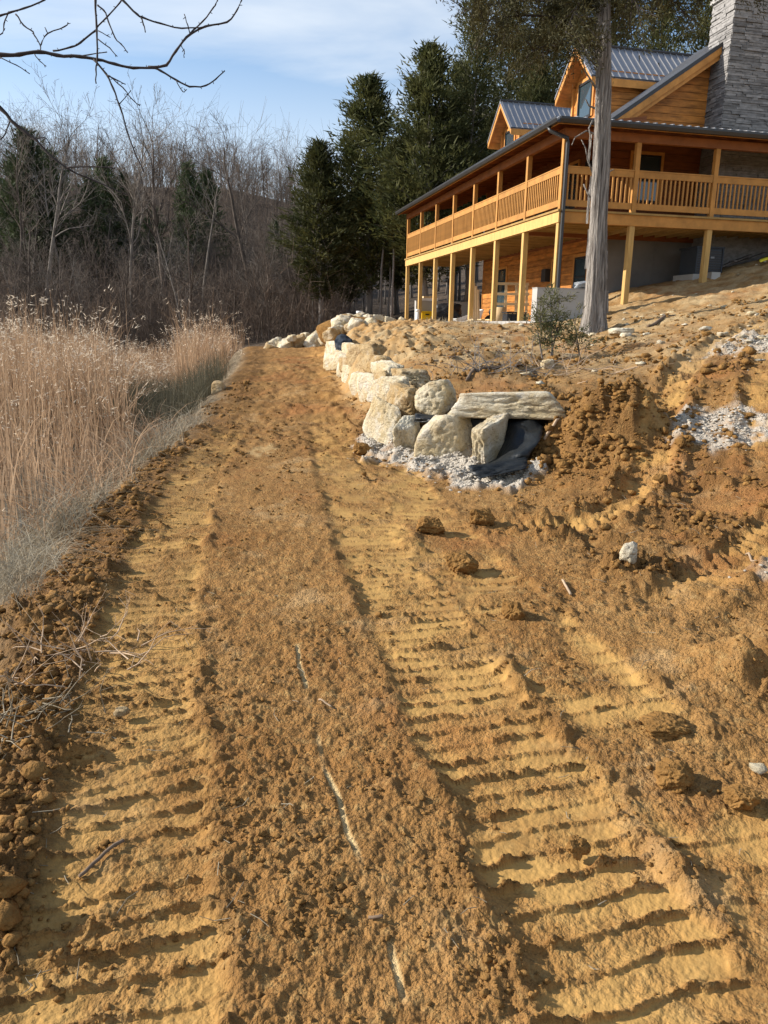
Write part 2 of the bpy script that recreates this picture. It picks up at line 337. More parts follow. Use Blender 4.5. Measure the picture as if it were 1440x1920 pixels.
def ground(X, Y, full=True):
    shp = np.shape(X); X = np.atleast_1d(np.asarray(X, float)).ravel(); Y = np.atleast_1d(np.asarray(Y, float)).ravel()
    z = base_h(X, Y)
    near = sstep(60, 30, np.hypot(X, Y))
    xl = path_l(Y) + .16*perlin(X*0+3.1, Y*.9); xr = np.interp(Y, YR, XR) + .12*perlin(X*0+8.1, Y*1.1)
    road = sstep(xl-.02, xl+.3, X)*sstep(xr+.3, xr-.1, X)*sstep(36, 31, Y)
    right = sstep(xr-.15, xr+.35, X)*sstep(45, 33, Y)
    bankL = sstep(xl+.35, xl, X)*sstep(xl-1.3, xl-.55, X)*sstep(36, 30, Y)
    wet = sstep(xl-.5, xl-1.1, X)
    big = fbm(X*.9, Y*.9, 3); mid = fbm(X*3.1+5, Y*3.1, 3); fine = fbm(X*14, Y*14, 3)
    patch = sstep(-.25, .45, fbm(X*1.3+40, Y*1.3, 3))
    # hollows and humps of the pushed earth
    z = z + right*(.05*big + .035*mid)*near + road*(.012*big + .006*mid) + (1-road-right).clip(0, 1)*.05*big*near
    marg = sstep(xl-.35, xl-.05, X)*sstep(xl+.75, xl+.35, X)*sstep(36, 28, Y)
    pile = np.exp(-(((X-1.98)/.40)**2 + ((Y-7.55)/.36)**2)) + .9*np.exp(-(((X-2.35)/.36)**2 + ((Y-7.2)/.40)**2))
    z = z + .42*np.clip(pile, 0, 1.1)*(1+.35*mid)
    z = z + .10*np.exp(-(((X-1.65)/.35)**2+((Y-3.1)/.22)**2))*(1+mid)
    cut = sstep(-1.0, -.2, X+.14*(Y-12))*sstep(1.6, .6, X-.06*(Y-18))*sstep(11.5, 14, Y)*sstep(32, 27, Y)
    z = z + cut*(.06*mid + .09*np.abs(fbm(X*1.7, Y*1.7, 4)))
    xw = np.interp(Y, [9.0, 9.4, 11.5, 14, 18, 22, 26], [.15, .05, -.40, -.78, -1.28, -1.70, -2.08])
    low = sstep(xw+.32, xw-.02, X)*sstep(8.6, 9.3, Y)*sstep(29, 26, Y)*sstep(path_c(Y)-.3, path_c(Y)+.4, X)
    z = z + low*(np.minimum(SLOPE*Y+.02+.02*mid, z)-z)
    edge_d = np.zeros_like(z)
    press = np.zeros_like(z); loose = .23*road*(.15+.95*sstep(-.35, .4, fbm(X*2.7+2, Y*1.1, 3))) + right*(.30+.70*patch) + np.maximum(bankL*.8, marg*.9)
    # crawler tracks: grouser bars squeezed up between smooth pads
    for P, hw_, pitch, amp, dep, seed in ((TRL, .25, .104, .018, .022, 1.), (TRR, .27, .104, .018, .021, 2.), (TRB, .26, .128, .015, .018, 3.)):
        sd, al, L = polydist(X, Y, P)
        wob = .045*perlin(al*2.2+seed*9, al*0+seed) + .02*mid
        m = sstep(hw_+.05, hw_-.05, np.abs(sd+wob+.02*fine))*sstep(0, .4, al)*sstep(L, L-1.5, al)*np.clip(road+right*.75, 0, 1)*(1-sstep(15, 30, Y)*.5)
        if seed == 3.: m = m*sstep(-.45, .15, fbm(X*1.9+7, Y*1.9, 2))*(1-press)
        if seed == 1.: m = m*(.75+.25*sstep(-.45, .1, fbm(X*1.6+17, Y*1.6, 2)))
        ph = al/pitch + .30*fbm(sd*2.2+seed*31, al*1.3, 2) + .25*sd/hw_*(seed-2) + .055*fbm(X*17+seed, Y*17, 2)
        fr = ph-np.floor(ph); row = np.floor(ph)
        keep = .45 + .75*np.clip(fbm(sd*3.2+row*3.7, row*1.93+seed*5, 3)+.35, 0, 1.0)
        step = np.where(fr < .06, fr/.06, np.exp(-(fr-.06)/.17))*keep
        ridge = np.exp(-((fr-.07)/.11)**2)*keep
        edge = np.exp(-((np.abs(sd+wob)-hw_-.03)/.05)**2)*sstep(0, .4, al)*np.clip(road+right, 0, 1)*sstep(-.35, .4, fbm(X*2.4+seed*5, Y*2.4, 2))
        fd = 1-.8*sstep(8, 14, Y)
        z = z + m*fd*(-dep + amp*step*(1+.3*fine)) + fd*edge*(.012+.022*np.clip(mid+.4*fine, -.5, 1))
        far_ = sstep(7.5, 12, Y)*sstep(30, 22, Y)*m; fq = al/.40+.5*fbm(sd*2+seed, al*.9, 2); fq = fq-np.floor(fq); z = z + far_*.022*np.exp(-((fq-.5)/.22)**2)*keep; edge_d = np.maximum(edge_d, .7*far_*np.exp(-((fq-.32)/.16)**2)*keep)
        edge_d = np.maximum(edge_d, .6*edge)
        press = np.maximum(press, m*(.85 if seed == 1. else 1.)*(.35+.65*sstep(-.45, .40, fbm(X*4+9, Y*4, 4)))*np.clip(1-1.2*ridge, 0, 1)*(1-.75*sstep(6, 13, Y))); loose = loose*(1-.72*m) + .45*m*ridge
    for P, hw_, pitch, dep, sc in ((TY1, .15, .095, .045, 1.), (TY2, .14, .09, .035, .8), (TY3, .15, .095, .04, .7)):
        sd, al, L = polydist(X, Y, P)
        m = sstep(hw_+.05, hw_-.03, np.abs(sd))*sstep(0, .5, al)*sstep(L, L-1.2, al)*sc
        fr = al/pitch + .8*np.abs(sd)/hw_ + .2*fine; fr = np.abs(fr-np.floor(fr)-.5)*2
        berm = np.exp(-((np.abs(sd)-hw_-.10)/.075)**2)*sstep(0, .5, al)*sstep(L, L-1.2, al)*sc
        z = z + m*(-dep + .026*sstep(.35, .6, fr)) + berm*(.04+.05*mid+.02*fine)
        press = np.maximum(press, .72*m*sstep(-.6, .3, fbm(X*3.3, Y*3.3, 3))); loose = loose*(1-.6*m)+.5*berm
    # a thin pale scrape drawn along the middle of the track
    sd, al, L = polydist(X, Y, [(.10,1.35),(-.05,1.9),(-.20,2.4),(-.33,2.95),(-.42,3.4)])
    scr = sstep(.014, .004, np.abs(sd+.012*perlin(al*5, al*0)))*sstep(0, .05, al)*sstep(L, L-.05, al)*sstep(-.45, .05, perlin(al*4.1, al*0+.5))
    z = z + road*sstep(6, 10, Y)*(.026*fbm(X*5, Y*3, 4)+.030*clumps(X*4.2+mid, Y*4.2, .35))
    scr2 = sstep(1.05, .6, np.sqrt(((X+1.42-.12*(Y-8.5))/.17)**2+((Y-8.5)/.62)**2)+.35*mid)
    z = z - .006*scr; loose = loose*(1-scr)*(1-scr2)
    grav = np.zeros_like(z)
    for gx, gy, rx, ry, kk in GRAVEL:
        q = np.sqrt(((X-gx)/rx)**2+((Y-gy)/ry)**2) + .34*fbm(X*3+gx, Y*3, 3)
        g = sstep(1.06, .74, q)*(1 if kk == 0 else kk*sstep(-.55, .2, fbm(X*6+3, Y*6, 3)+.5*(1-q)))
        grav = np.maximum(grav, g)
        if kk == 0: z = z + g*(.055+.05*mid+.03*fbm(X*7, Y*7, 2))
    z = z + .07*np.clip(pile, 0, 1)*np.clip(fbm(X*4.3, Y*4.3, 3)+.2, 0, 1)
    loose = np.clip(loose*(1-.55*grav)+.5*np.clip(pile, 0, 1), 0, 1.2)*near
    # clods and crumbs
    lump = sstep(-.35, .5, fbm(X*2.2+11, Y*2.2, 3))
    f33 = 1-sstep(3.5, 6.5, np.hypot(X, Y)); rg = 1+.55*fine*(.35+.65*f33)+.35*f33*fbm(X*33, Y*33, 2)
    z = z + (np.maximum(bankL*.7, marg*(1-press))*.50+right*(1-press)*patch*.65)*(1-.45*sstep(6, 12, np.hypot(X, Y)))*lump*.15*clumps(X*3.9+.45*fine+.3*mid, Y*3.9+.45*mid, .5)*rg
    rd = np.hypot(X, Y); f22 = 1-sstep(4.5, 8, rd); f46 = 1-sstep(3, 5.5, rd); f85 = 1-sstep(2, 3.6, rd); f9 = 1-.65*sstep(5.5, 11, rd)
    z = z + f9*loose*(1-press)*(.25+.75*lump)*(1-.55*road)*.060*clumps(X*9+.5*fine, Y*9+.5*mid, .55)*rg
    z = z + f22*(1-.3*road)*loose*(1-.8*press)*.026*clumps(X*22+.5*fine, Y*22, .7)*rg + (1-.8*press)*f46*(loose*.8+.10*road)*(1-.3*road)*.020*clumps(X*46, Y*46, .75) + (1-.75*press)*f85*.010*clumps(X*85, Y*85, .8)*(loose*.7+.25*road)
    z = z + (.010*fine*(1-press)*(1-.6*sstep(5, 9, rd)) + .0035*f46*(1-.35*press)*fbm(X*45, Y*45, 2))*near*(1-.7*wet)
    woods = np.maximum(sstep(38, 44, Y+.15*X), sstep(-34, -40, X)); woods = np.maximum(woods, sstep(30, 40, Y)*sstep(-4.5, -7, X))
    straw = sstep(xl+.05, xl-.45, X)*(1-woods)
    dry = right*sstep(9, 12.5, Y+.35*X)*(.55+.5*np.clip(big+.3, 0, 1))
    damp = np.clip(np.maximum(marg*.9, np.clip(pile, 0, 1)*.9)+right*(1-press)*(.15+.7*patch)*(1-sstep(9, 13, Y))+edge_d, 0, 1)*(1-grav)
    if not full: return z.reshape(shp)
    return z, dict(press=press, damp=damp, gravel=grav, loose=np.clip(loose, 0, 1), litter=woods, straw=straw, dry=dry, scrape=np.maximum(scr, .42*scr2*sstep(-.5, .2, fbm(X*9, Y*5, 3))), orange=cut+.8*np.exp(-(((X-1.55)/.25)**2+((Y-7.35)/.3)**2)))
def gz(x, y): return float(ground(np.array([x]), np.array([y]), False)[0])

def build_ground():
    # one polar sheet round the camera's foot: fine where it is seen from close up, coarse elsewhere
    fa = np.radians(np.linspace(-31.5, 31.5, 740)); wa = np.radians(np.linspace(31.5, 328.5, 58)[1:-1])
    ang = np.concatenate([fa, wa]); rr = [.02, .3, .5, .7, .85, .95, 1.03]
    r = 1.08
    while r < 46:
        rr.append(r); dr = 1.08*(r*r+2.5)/(1.6*747)
        r += min(dr, .034 if r < 9.8 else .060 if r < 20 else .085 if r < 27 else .22)
    while r < 420: rr.append(r); r *= 1.07
    rr = np.array(rr); na, nr = len(ang), len(rr)
    A, Rr = np.meshgrid(ang, rr); X = np.sin(A)*Rr; Y = np.cos(A)*Rr
    z, mk = ground(X, Y)
    V = np.stack([X.ravel(), Y.ravel(), z], 1)
    i, j = np.meshgrid(np.arange(nr-1), np.arange(na), indexing='ij'); j2 = (j+1) % na
    Q = np.stack([(i*na+j).ravel(), (i*na+j2).ravel(), ((i+1)*na+j2).ravel(), ((i+1)*na+j).ravel()], 1)[:, ::-1]
    me = mesh_np('ground', V, Q)
    for k, a in mk.items():
        at_ = me.attributes.new(k, 'FLOAT', 'POINT'); at_.data.foreach_set('value', a.astype(np.float32))
    m = bpy.data.materials.new('dirt'); m.use_nodes = True; t = m.node_tree; n = t.nodes; b = n['Principled BSDF']
    b.inputs['Roughness'].default_value = .95; b.inputs['Specular IOR Level'].default_value = .12
    tcn = n.new('ShaderNodeTexCoord')
    def noise(sc, det=6, rough=.6):
        q = n.new('ShaderNodeTexNoise'); q.inputs['Scale'].default_value = sc; q.inputs['Detail'].default_value = det; q.inputs['Roughness'].default_value = rough
        t.links.new(tcn.outputs['Object'], q.inputs['Vector']); return q.outputs[0]
    def rng(src, a, b_, c, d):
        q = n.new('ShaderNodeMapRange'); q.interpolation_type = 'SMOOTHSTEP'
        for ii, v in enumerate((a, b_, c, d)): q.inputs[ii+1].default_value = v
        t.links.new(src, q.inputs[0]); return q.outputs[0]
    def attr(nm): q = n.new('ShaderNodeAttribute'); q.attribute_name = nm; return q.outputs['Fac']
    def mul(a, b_):
        q = n.new('ShaderNodeMath'); q.operation = 'MULTIPLY'; t.links.new(a, q.inputs[0])
        if isinstance(b_, float): q.inputs[1].default_value = b_
        else: t.links.new(b_, q.inputs[1])
        return q.outputs[0]
    def mix(f, a, b_, mode='MIX'):
        q = n.new('ShaderNodeMixRGB'); q.blend_type = mode
        for s_, v in ((q.inputs[0], f), (q.inputs[1], a), (q.inputs[2], b_)):
            if isinstance(v, tuple): s_.default_value = (*v, 1)
            elif isinstance(v, float): s_.default_value = v
            else: t.links.new(v, s_)
        return q.outputs[0]
    c = mix(rng(noise(.9, 5), .35, .65, 0, 1), (.27, .132, .040), (.365, .200, .069))
    c = mix(rng(noise(6, 5, .7), .40, .66, 0, .8), c, (.215, .112, .036))
    c = mix(rng(noise(17, 5, .75), .50, .66, 0, .7), c, (.41, .26, .10))
    c = mix(rng(noise(44, 4, .75), .50, .66, 0, .75), c, (.15, .082, .032))
    c = mix(rng(noise(.55, 4), .52, .66, 0, .55), c, (.30, .115, .036))
    c = mix(rng(noise(1.7, 5, .7), .54, .68, 0, .5), c, (.45, .30, .145))
    c = mix(mul(attr('damp'), rng(noise(4.5, 6, .7), .34, .56, .25, .95)), c, (.135, .070, .024))
    c = mix(mul(attr('orange'), rng(noise(3.1), .3, .7, .2, .9)), c, (.52, .28, .09))
    c = mix(mul(attr('press'), rng(noise(2.3, 4), .32, .62, .25, .95)), c, (.44, .262, .083))
    c = mix(mul(attr('dry'), rng(noise(1.9, 6, .7), .35, .62, .1, .9)), c, (.46, .345, .19))
    c = mix(mul(attr('dry'), rng(noise(5.5, 6, .7), .52, .66, .0, .7)), c, (.24, .155, .075))
    c = mix(mul(attr('scrape'), 0.8), c, (.62, .47, .24))
    c = mix(mul(attr('gravel'), rng(noise(11, 6, .7), .28, .5, .55, 1)), c, mix(noise(60, 3), (.34, .30, .245), (.55, .50, .42)))
    c = mix(attr('straw'), c, mix(rng(noise(9, 6, .75), .35, .65, 0, 1), (.12, .085, .050), (.29, .23, .15)))
    c = mix(attr('litter'), c, mix(rng(noise(2.2, 8, .75), .35, .65, 0, 1), (.055, .040, .028), (.13, .097, .07)))
    t.links.new(c, b.inputs['Base Color'])
    def vor(sc):
        q = n.new('ShaderNodeTexVoronoi'); q.inputs['Scale'].default_value = sc; t.links.new(tcn.outputs['Object'], q.inputs['Vector']); return mul(q.outputs['Distance'], -1.0)
    bp = n.new('ShaderNodeBump'); bp.inputs['Strength'].default_value = 1.0; bp.inputs['Distance'].default_value = .016
    q = n.new('ShaderNodeMapRange'); q.inputs[3].default_value = 1.0; q.inputs[4].default_value = .24; t.links.new(attr('press'), q.inputs[0]); t.links.new(q.outputs[0], bp.inputs['Strength'])
    hn = n.new('ShaderNodeMath'); hn.operation = 'ADD'; t.links.new(noise(48, 5, .65), hn.inputs[0]); t.links.new(mul(noise(150, 3), .5), hn.inputs[1])
    h2 = n.new('ShaderNodeMath'); h2.operation = 'ADD'; t.links.new(hn.outputs[0], h2.inputs[0]); t.links.new(mul(vor(60), .55), h2.inputs[1])
    h3 = n.new('ShaderNodeMath'); h3.operation = 'ADD'; t.links.new(h2.outputs[0], h3.inputs[0]); t.links.new(mul(vor(130), .3), h3.inputs[1])
    t.links.new(h3.outputs[0], bp.inputs['Height']); t.links.new(bp.outputs[0], b.inputs['Normal'])
    return link('ground', me, m, None, True, kind='structure', label='churned yellow brown clay ground with the graded haul track and its crawler prints')
build_ground()

# pond behind the reeds
_pw = bpy.data.materials.new('pond_water'); _pw.use_nodes = True; _b = _pw.node_tree.nodes['Principled BSDF']
_b.inputs['Base Color'].default_value = (.05, .065, .06, 1); _b.inputs['Roughness'].default_value = .08; _b.inputs['Specular IOR Level'].default_value = .6
_nz = _pw.node_tree.nodes.new('ShaderNodeTexNoise'); _nz.inputs['Scale'].default_value = 5; _bp = _pw.node_tree.nodes.new('ShaderNodeBump'); _bp.inputs['Strength'].default_value = .08
_pw.node_tree.links.new(_nz.outputs[0], _bp.inputs['Height']); _pw.node_tree.links.new(_bp.outputs[0], _b.inputs['Normal'])
MB().add([(-48, -8, -.62), (-2.2, -8, -.62), (-2.2, 2, -.62), (-3.4, 12, -.62), (-5.2, 22, -.62), (-7, 32, -.62), (-9, 41, -.62), (-48, 41, -.62)], [tuple(range(8))]).obj('pond_water', _pw, kind='structure', label='dark still pond water behind the cattails')

# ------------------------------------------------------------------ the log house (local x = along the gable side, local y = along the long side)
H = empty('log_house', tuple(HO), HA, label='two storey log house with wraparound timber porch, grey metal roof and stone chimney', category='house')
def hgz(t, s): p = hw(s, t); return gz(p[0], p[1])
BAY = 2.333; NB = 8; TG = [2.12, 4.54, 6.96, 9.4]
ZB0, ZB1, ZD, ZT = 4.37, 4.645, 4.70, 6.64
pw = .075
for i in range(NB):
    s = i*BAY
    bx('porch_post', MT['post'], H, -pw, pw, s-pw, s+pw, min(hgz(0, s)-.15, 1.7), ZB0-.003)
    bx('porch_post', MT['rail'], H, -pw+.01, pw-.01, s-pw+.01, s+pw-.01, ZD+.003, ZT-.17)
for t in TG:
    s0 = 0
    bx('porch_post', MT['post'], H, t-pw, t+pw, s0-pw, s0+pw, hgz(t, 0)-.2, ZB0-.003)
    bx('porch_post', MT['rail'], H, t-pw+.01, t+pw-.01, s0-pw+.01, s0+pw-.01, ZD+.003, ZT-.17)
# deck frame
LS = (NB-1)*BAY
bx('deck_beam', MT['post'], H, -.10, -.045, -.10, LS+.1, ZB0, ZB1)
bx('deck_beam', MT['post'], H, .05, .10, .1, LS+.1, ZB0+.01, ZB1-.003)
bx('deck_beam', MT['rail'], H, -.045, 12.2, -.10, -.045, ZB0, ZB1)
bx('deck_beam', MT['rail'], H, .12, 12.2, .05, .10, ZB0+.01, ZB1-.003)
for k in range(17):
    x0 = -.14+k*.152
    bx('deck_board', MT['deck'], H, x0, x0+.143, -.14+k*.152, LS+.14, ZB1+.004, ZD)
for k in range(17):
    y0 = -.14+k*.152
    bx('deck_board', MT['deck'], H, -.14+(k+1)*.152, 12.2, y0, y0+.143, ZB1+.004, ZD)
for k in range(41):
    s = .22+k*.40
    bx('joist', MT['deck'], H, .103, 2.38, s-.02, s+.02, ZB0+.03, ZB1-.002)
for k in range(23):
    t = 2.75+k*.40
    bx('joist', MT['deck'], H, t-.02, t+.02, .103, 2.38, ZB0+.03, ZB1-.002)
# railings: one per bay, hung between two posts
bal_long = MB().box(-.016, .016, -.022, .022, 4.955, 5.60).mesh('baluster'); bal_long.materials.append(MT['rail'])
def railing(a, b, axis):
    L = b-a; lo, hi = a+pw, b-pw
    def span(x0, x1, z0, z1): return (MB().box(-.05, -.012, x0, x1, z0, z1) if axis == 'y' else MB().box(x0, x1, -.05, -.012, z0, z1))
    r = span(lo, hi, 5.60, 5.755)
    if axis == 'y': r.box(-.06, .06, lo, hi, 5.757, 5.79)
    else: r.box(lo, hi, -.06, .06, 5.757, 5.79)
    r = r.obj('railing', MT['rail'], H)
    span(lo, hi, 4.79, 4.952).obj('bottom_rail', MT['rail'], r)
    n = int(L/.136)
    for k in range(n):
        q = lo+(k+.5)*(hi-lo)/n
        o = bpy.data.objects.new('baluster', bal_long); COL.objects.link(o); o.parent = r
        o.location = (-.02, q, 0) if axis == 'y' else (q, -.02, 0)
        if axis != 'y': o.rotation_euler = (0, 0, math.pi/2)
for i in range(NB-1): railing(i*BAY, (i+1)*BAY, 'y')
tt = [0]+TG
for i in range(len(tt)-1): railing(tt[i], tt[i+1], 'x')
# eave beams, rafters, porch roof
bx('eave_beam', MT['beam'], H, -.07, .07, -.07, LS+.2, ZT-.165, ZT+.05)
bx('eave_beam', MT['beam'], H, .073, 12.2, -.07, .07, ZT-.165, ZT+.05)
E0, E1, ZE, ZU = -.42, 2.46, 6.86, 7.30
SF = LS+.5
def roof_quad(name, P, th, m, parent):
    a, b, c, d = [np.array(p, float) for p in P]
    return MB().prism([a, b, c, d], (0, 0, -th)).obj(name, m, parent)
pr = roof_quad('porch_roof', [(E0, E0, ZE), (E1, E1, ZU), (E1, SF, ZU), (E0, SF, ZE)], .03, MT['metal'], H)
pg = roof_quad('porch_roof', [(E0, E0, ZE), (12.2, E0, ZE), (12.2, E1, ZU), (E1, E1, ZU)], .03, MT['metal'], H)
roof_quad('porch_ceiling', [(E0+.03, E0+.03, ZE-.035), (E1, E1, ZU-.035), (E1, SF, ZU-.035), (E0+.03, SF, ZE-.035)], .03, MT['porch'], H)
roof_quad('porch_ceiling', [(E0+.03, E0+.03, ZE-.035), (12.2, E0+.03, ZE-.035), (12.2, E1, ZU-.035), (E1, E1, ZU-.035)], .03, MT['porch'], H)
rib = MB().prism([(E0-.01, -.022, ZE+.002), (E1, -.012, ZU+.002), (E1, .012, ZU+.002), (E0-.01, .022, ZE+.002)], (0, 0, .028)).mesh('roof_rib'); rib.materials.append(MT['metal'])
for k in range(60):
    s = .1+k*.276
    if s < SF-.1:
        if s > E1: o = link('roof_rib', rib, None, pr); o.location = (0, s, 0)
        else: zs = ZE+(ZU-ZE)*(s-E0)/(E1-E0); MB().prism([(E0-.01, s-.022, ZE+.002), (s-.03, s-.012, zs), (s-.03, s+.012, zs), (E0-.01, s+.022, ZE+.002)], (0, 0, .028)).obj('roof_rib', MT['metal'], pr)
ribg = MB().prism([(-.022, E0-.01, ZE+.002), (.022, E0-.01, ZE+.002), (.012, E1, ZU+.002), (-.012, E1, ZU+.002)], (0, 0, .028)).mesh('roof_rib'); ribg.materials.append(MT['metal'])
for k in range(48):
    t = .1+k*.25
    if t > E1: o = link('roof_rib', ribg, None, pg); o.location = (t, 0, 0)
    else: zs = ZE+(ZU-ZE)*(t-E0)/(E1-E0); MB().prism([(t-.022, E0-.01, ZE+.002), (t+.022, E0-.01, ZE+.002), (t+.012, t-.03, zs), (t-.012, t-.03, zs)], (0, 0, .028)).obj('roof_rib', MT['metal'], pg)
for k in range(27):
    s = .3+k*.62
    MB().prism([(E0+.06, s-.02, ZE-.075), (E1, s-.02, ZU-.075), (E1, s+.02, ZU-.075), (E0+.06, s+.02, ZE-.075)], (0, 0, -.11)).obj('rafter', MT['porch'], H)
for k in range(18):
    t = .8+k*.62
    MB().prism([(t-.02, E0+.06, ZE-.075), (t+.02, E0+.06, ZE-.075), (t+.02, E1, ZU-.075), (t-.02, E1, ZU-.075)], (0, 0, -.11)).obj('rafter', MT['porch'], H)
def gutter(name, p, q):
    d = np.array(q, float)-np.array(p, float); prof = [(0, 0), (.0, .13), (-.012, .13), (-.012, .012), (-.09, .02), (-.115, .09), (-.115, .135), (-.128, .135), (-.128, .08), (-.1, 0)]
    if abs(d[1]) > abs(d[0]): poly = [(p[0]+a, p[1], p[2]+b) for a, b in prof]
    else: poly = [(p[0], p[1]+a, p[2]+b) for a, b in prof]
    return MB().prism(poly, d).obj(name, MT['dark'], H)
gutter('gutter', (E0+.0, E0-.1, 6.70), (E0+.0, SF, 6.70))
gutter('gutter', (E0+.003, E0, 6.70), (12.2, E0, 6.70))
bx('eave_fascia', MT['trim'], H, E0+.004, E0+.03, E0+.004, SF, 6.69, 6.82)
bx('eave_fascia', MT['trim'], H, E0+.032, 12.2, E0+.004, E0+.03, 6.69, 6.82)
MB().tube([(E0-.05, E0+.5, 6.71), (E0-.03, E0+.42, 6.6), (-.02, -.16, 6.42), (.0, -.14, 6.3), (.0, -.14, 3.2), (0, -.14, 2.3), (0, -.2, 1.95)], .052, 8).obj('downspout', MT['dark'], H, True)
# walls
SW0, SW1, TW = 2.45, 12.4, 2.45
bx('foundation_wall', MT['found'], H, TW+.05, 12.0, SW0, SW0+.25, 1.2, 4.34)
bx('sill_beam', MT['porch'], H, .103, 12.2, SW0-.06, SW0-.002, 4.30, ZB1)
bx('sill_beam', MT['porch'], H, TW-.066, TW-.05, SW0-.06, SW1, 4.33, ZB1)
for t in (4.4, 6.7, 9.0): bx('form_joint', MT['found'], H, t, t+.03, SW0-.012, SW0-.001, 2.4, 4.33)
def planked(name, core, planks, m=None):
    w = core.obj(name, MT['siding'], H)
    for P, e in planks: MB().prism(P, e).obj('plank', m or MT['siding'], w)
    return w
rng_ = random.Random(3)
def plank_rows(z0, z1, h, a0, a1, plane, axis, joints=True):
    """boards of the given height laid course on course; axis 'y': boards run along y on plane x=const facing -x"""
    L = []; z = z0
    while z < z1-.03:
        zt = min(z+h, z1); cuts = [a0, a1]
        if joints and a1-a0 > 4: cuts = [a0] + sorted(rng_.uniform(a0+.8, a1-.8) for _ in range(int((a1-a0)/4.5))) + [a1]
        for p, q in zip(cuts[:-1], cuts[1:]):
            th = .045+rng_.uniform(-.006, .006)
            if axis == 'y': L.append(([(plane, p+.003, z+.006), (plane, q-.003, z+.006), (plane, q-.003, zt-.006), (plane, p+.003, zt-.006)], (-th, 0, 0)))
            else: L.append(([(p+.003, plane, z+.006), (q-.003, plane, z+.006), (q-.003, plane, zt-.006), (p+.003, plane, zt-.006)], (0, -th, 0)))
        z = zt
    return L
planked('lower_wall', MB().box(TW, TW+.2, SW0+.26, SW1, 1.6, 4.36), plank_rows(1.84, 4.36, .195, SW0+.26, SW1, TW-.002, 'y'))
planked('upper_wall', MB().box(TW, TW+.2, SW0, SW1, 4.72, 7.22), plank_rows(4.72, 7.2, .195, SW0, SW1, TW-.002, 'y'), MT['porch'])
bx('corner_board', MT['trim'], H, TW-.075, TW+.08, SW1+.001, SW1+.04, 1.6, 7.2)
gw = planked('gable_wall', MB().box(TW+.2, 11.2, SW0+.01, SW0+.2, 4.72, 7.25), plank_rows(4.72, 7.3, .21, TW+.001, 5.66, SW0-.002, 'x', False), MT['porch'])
def rake(t): return 7.68+.68*(t-2.55)
MB().prism([(3.2, SW0+.02, 7.3), (6.75, SW0+.02, 7.3), (6.75, SW0+.02, rake(6.75)-.25), (3.2, SW0+.02, rake(3.2)-.25)], (0, .15, 0)).obj('gable_core', MT['siding'], gw)
z = 7.3
while z < 9.8:
    tz = 2.55+(z-7.68+.2)/.68; tz1 = 2.55+(z+.21-7.68+.2)/.68
    if tz1 < 5.6:
        MB().prism([(tz, SW0-.002, z+.006), (5.66, SW0-.002, z+.006), (5.66, SW0-.002, z+.204), (tz1, SW0-.002, z+.204)], (0, -.045, 0)).obj('plank', MT['siding'], gw)
    z += .21
# openings
def opening(name, plane, a0, a1, z0, z1, axis='y', casing=MT['trim'], divide=True, fill=None):
    def b(x0, x1, d0, d1, zz0, zz1): return MB().box(plane-d1, plane-d0, x0, x1, zz0, zz1) if axis == 'y' else MB().box(x0, x1, plane-d1, plane-d0, zz0, zz1)
    c = b(a0-.09, a0, .03, .075, z0-.0, z1+.09)
    for args in ((a1, a1+.09, .03, .075, z0, z1+.09), (a0+.001, a1-.001, .03, .075, z1+.001, z1+.09)):
        q = b(*args); c.add(q.v, q.f)
    o = c.obj(name, casing, H)
    f = b(a0+.002, a0+.06, .03, .066, z0, z1)
    for args in ((a1-.06, a1-.002, .03, .066, z0, z1), (a0+.061, a1-.061, .03, .066, z1-.06, z1-.001), (a0+.061, a1-.061, .03, .066, z0, z0+.07)) + (((a0+.061, a1-.061, .03, .060, (z0+z1)/2-.025, (z0+z1)/2+.025),) if divide else ()):
        q = b(*args); f.add(q.v, q.f)
    f.obj('frame', MT['frame'], o)
    b(a0+.03, a1-.03, .025, .052, z0+.03, z1-.03).obj('pane', fill or MT['glass'], o)
opening('window', TW-.02, 2.9, 3.75, 2.6, 3.85)
opening('door', TW-.02, 4.85, 5.4, 1.86, 3.85, divide=False, fill=MT['dark'])
opening('door', TW-.02, 9.7, 10.6, 1.86, 3.9, divide=False)
bx('wall_lamp', MT['dark'], H, TW-.24, TW-.05, 5.62, 5.95, 3.2, 3.62)
opening('window', TW-.02, 4.0, 5.0, 5.4, 6.75); opening('window', TW-.02, 8.2, 9.3, 5.5, 6.75); opening('door', TW-.02, 6.3, 7.2, 4.76, 6.8, divide=False)
opening('window', SW0-.02, 3.35, 4.3, 5.4, 6.75, 'x')
bx('porch_speaker', MT['black'], H, 2.18, 2.40, 2.9, 3.15, 6.25, 6.6)
# main roof
MS0, MS1, TR, ZR = 1.96, 13.0, 6.75, rake(6.75)
mr = MB().prism([(2.2, MS0, rake(2.2)), (TR, MS0, ZR), (TR, MS1, ZR), (2.2, MS1, rake(2.2))], (0, 0, -.05)).obj('main_roof', MT['metal'], H)
MB().prism([(TR+.001, MS0, ZR), (11.3, MS0, rake(2.2)), (11.3, MS1, rake(2.2)), (TR+.001, MS1, ZR)], (0, 0, -.05)).obj('roof_slope', MT['metal'], mr)
s = MS0+.25
while s < MS1:
    MB().prism([(2.2, s-.02, rake(2.2)+.002), (TR, s-.02, ZR+.002), (TR, s+.02, ZR+.002), (2.2, s+.02, rake(2.2)+.002)], (0, 0, .028)).obj('roof_rib', MT['metal'], mr); s += .276
MB().prism([(2.2, MS0+.06, rake(2.2)-.052), (TR, MS0+.06, ZR-.052), (TR, SW0-.05, ZR-.052), (2.2, SW0-.05, rake(2.2)-.052)], (0, 0, -.03)).obj('soffit', MT['trim'], H)
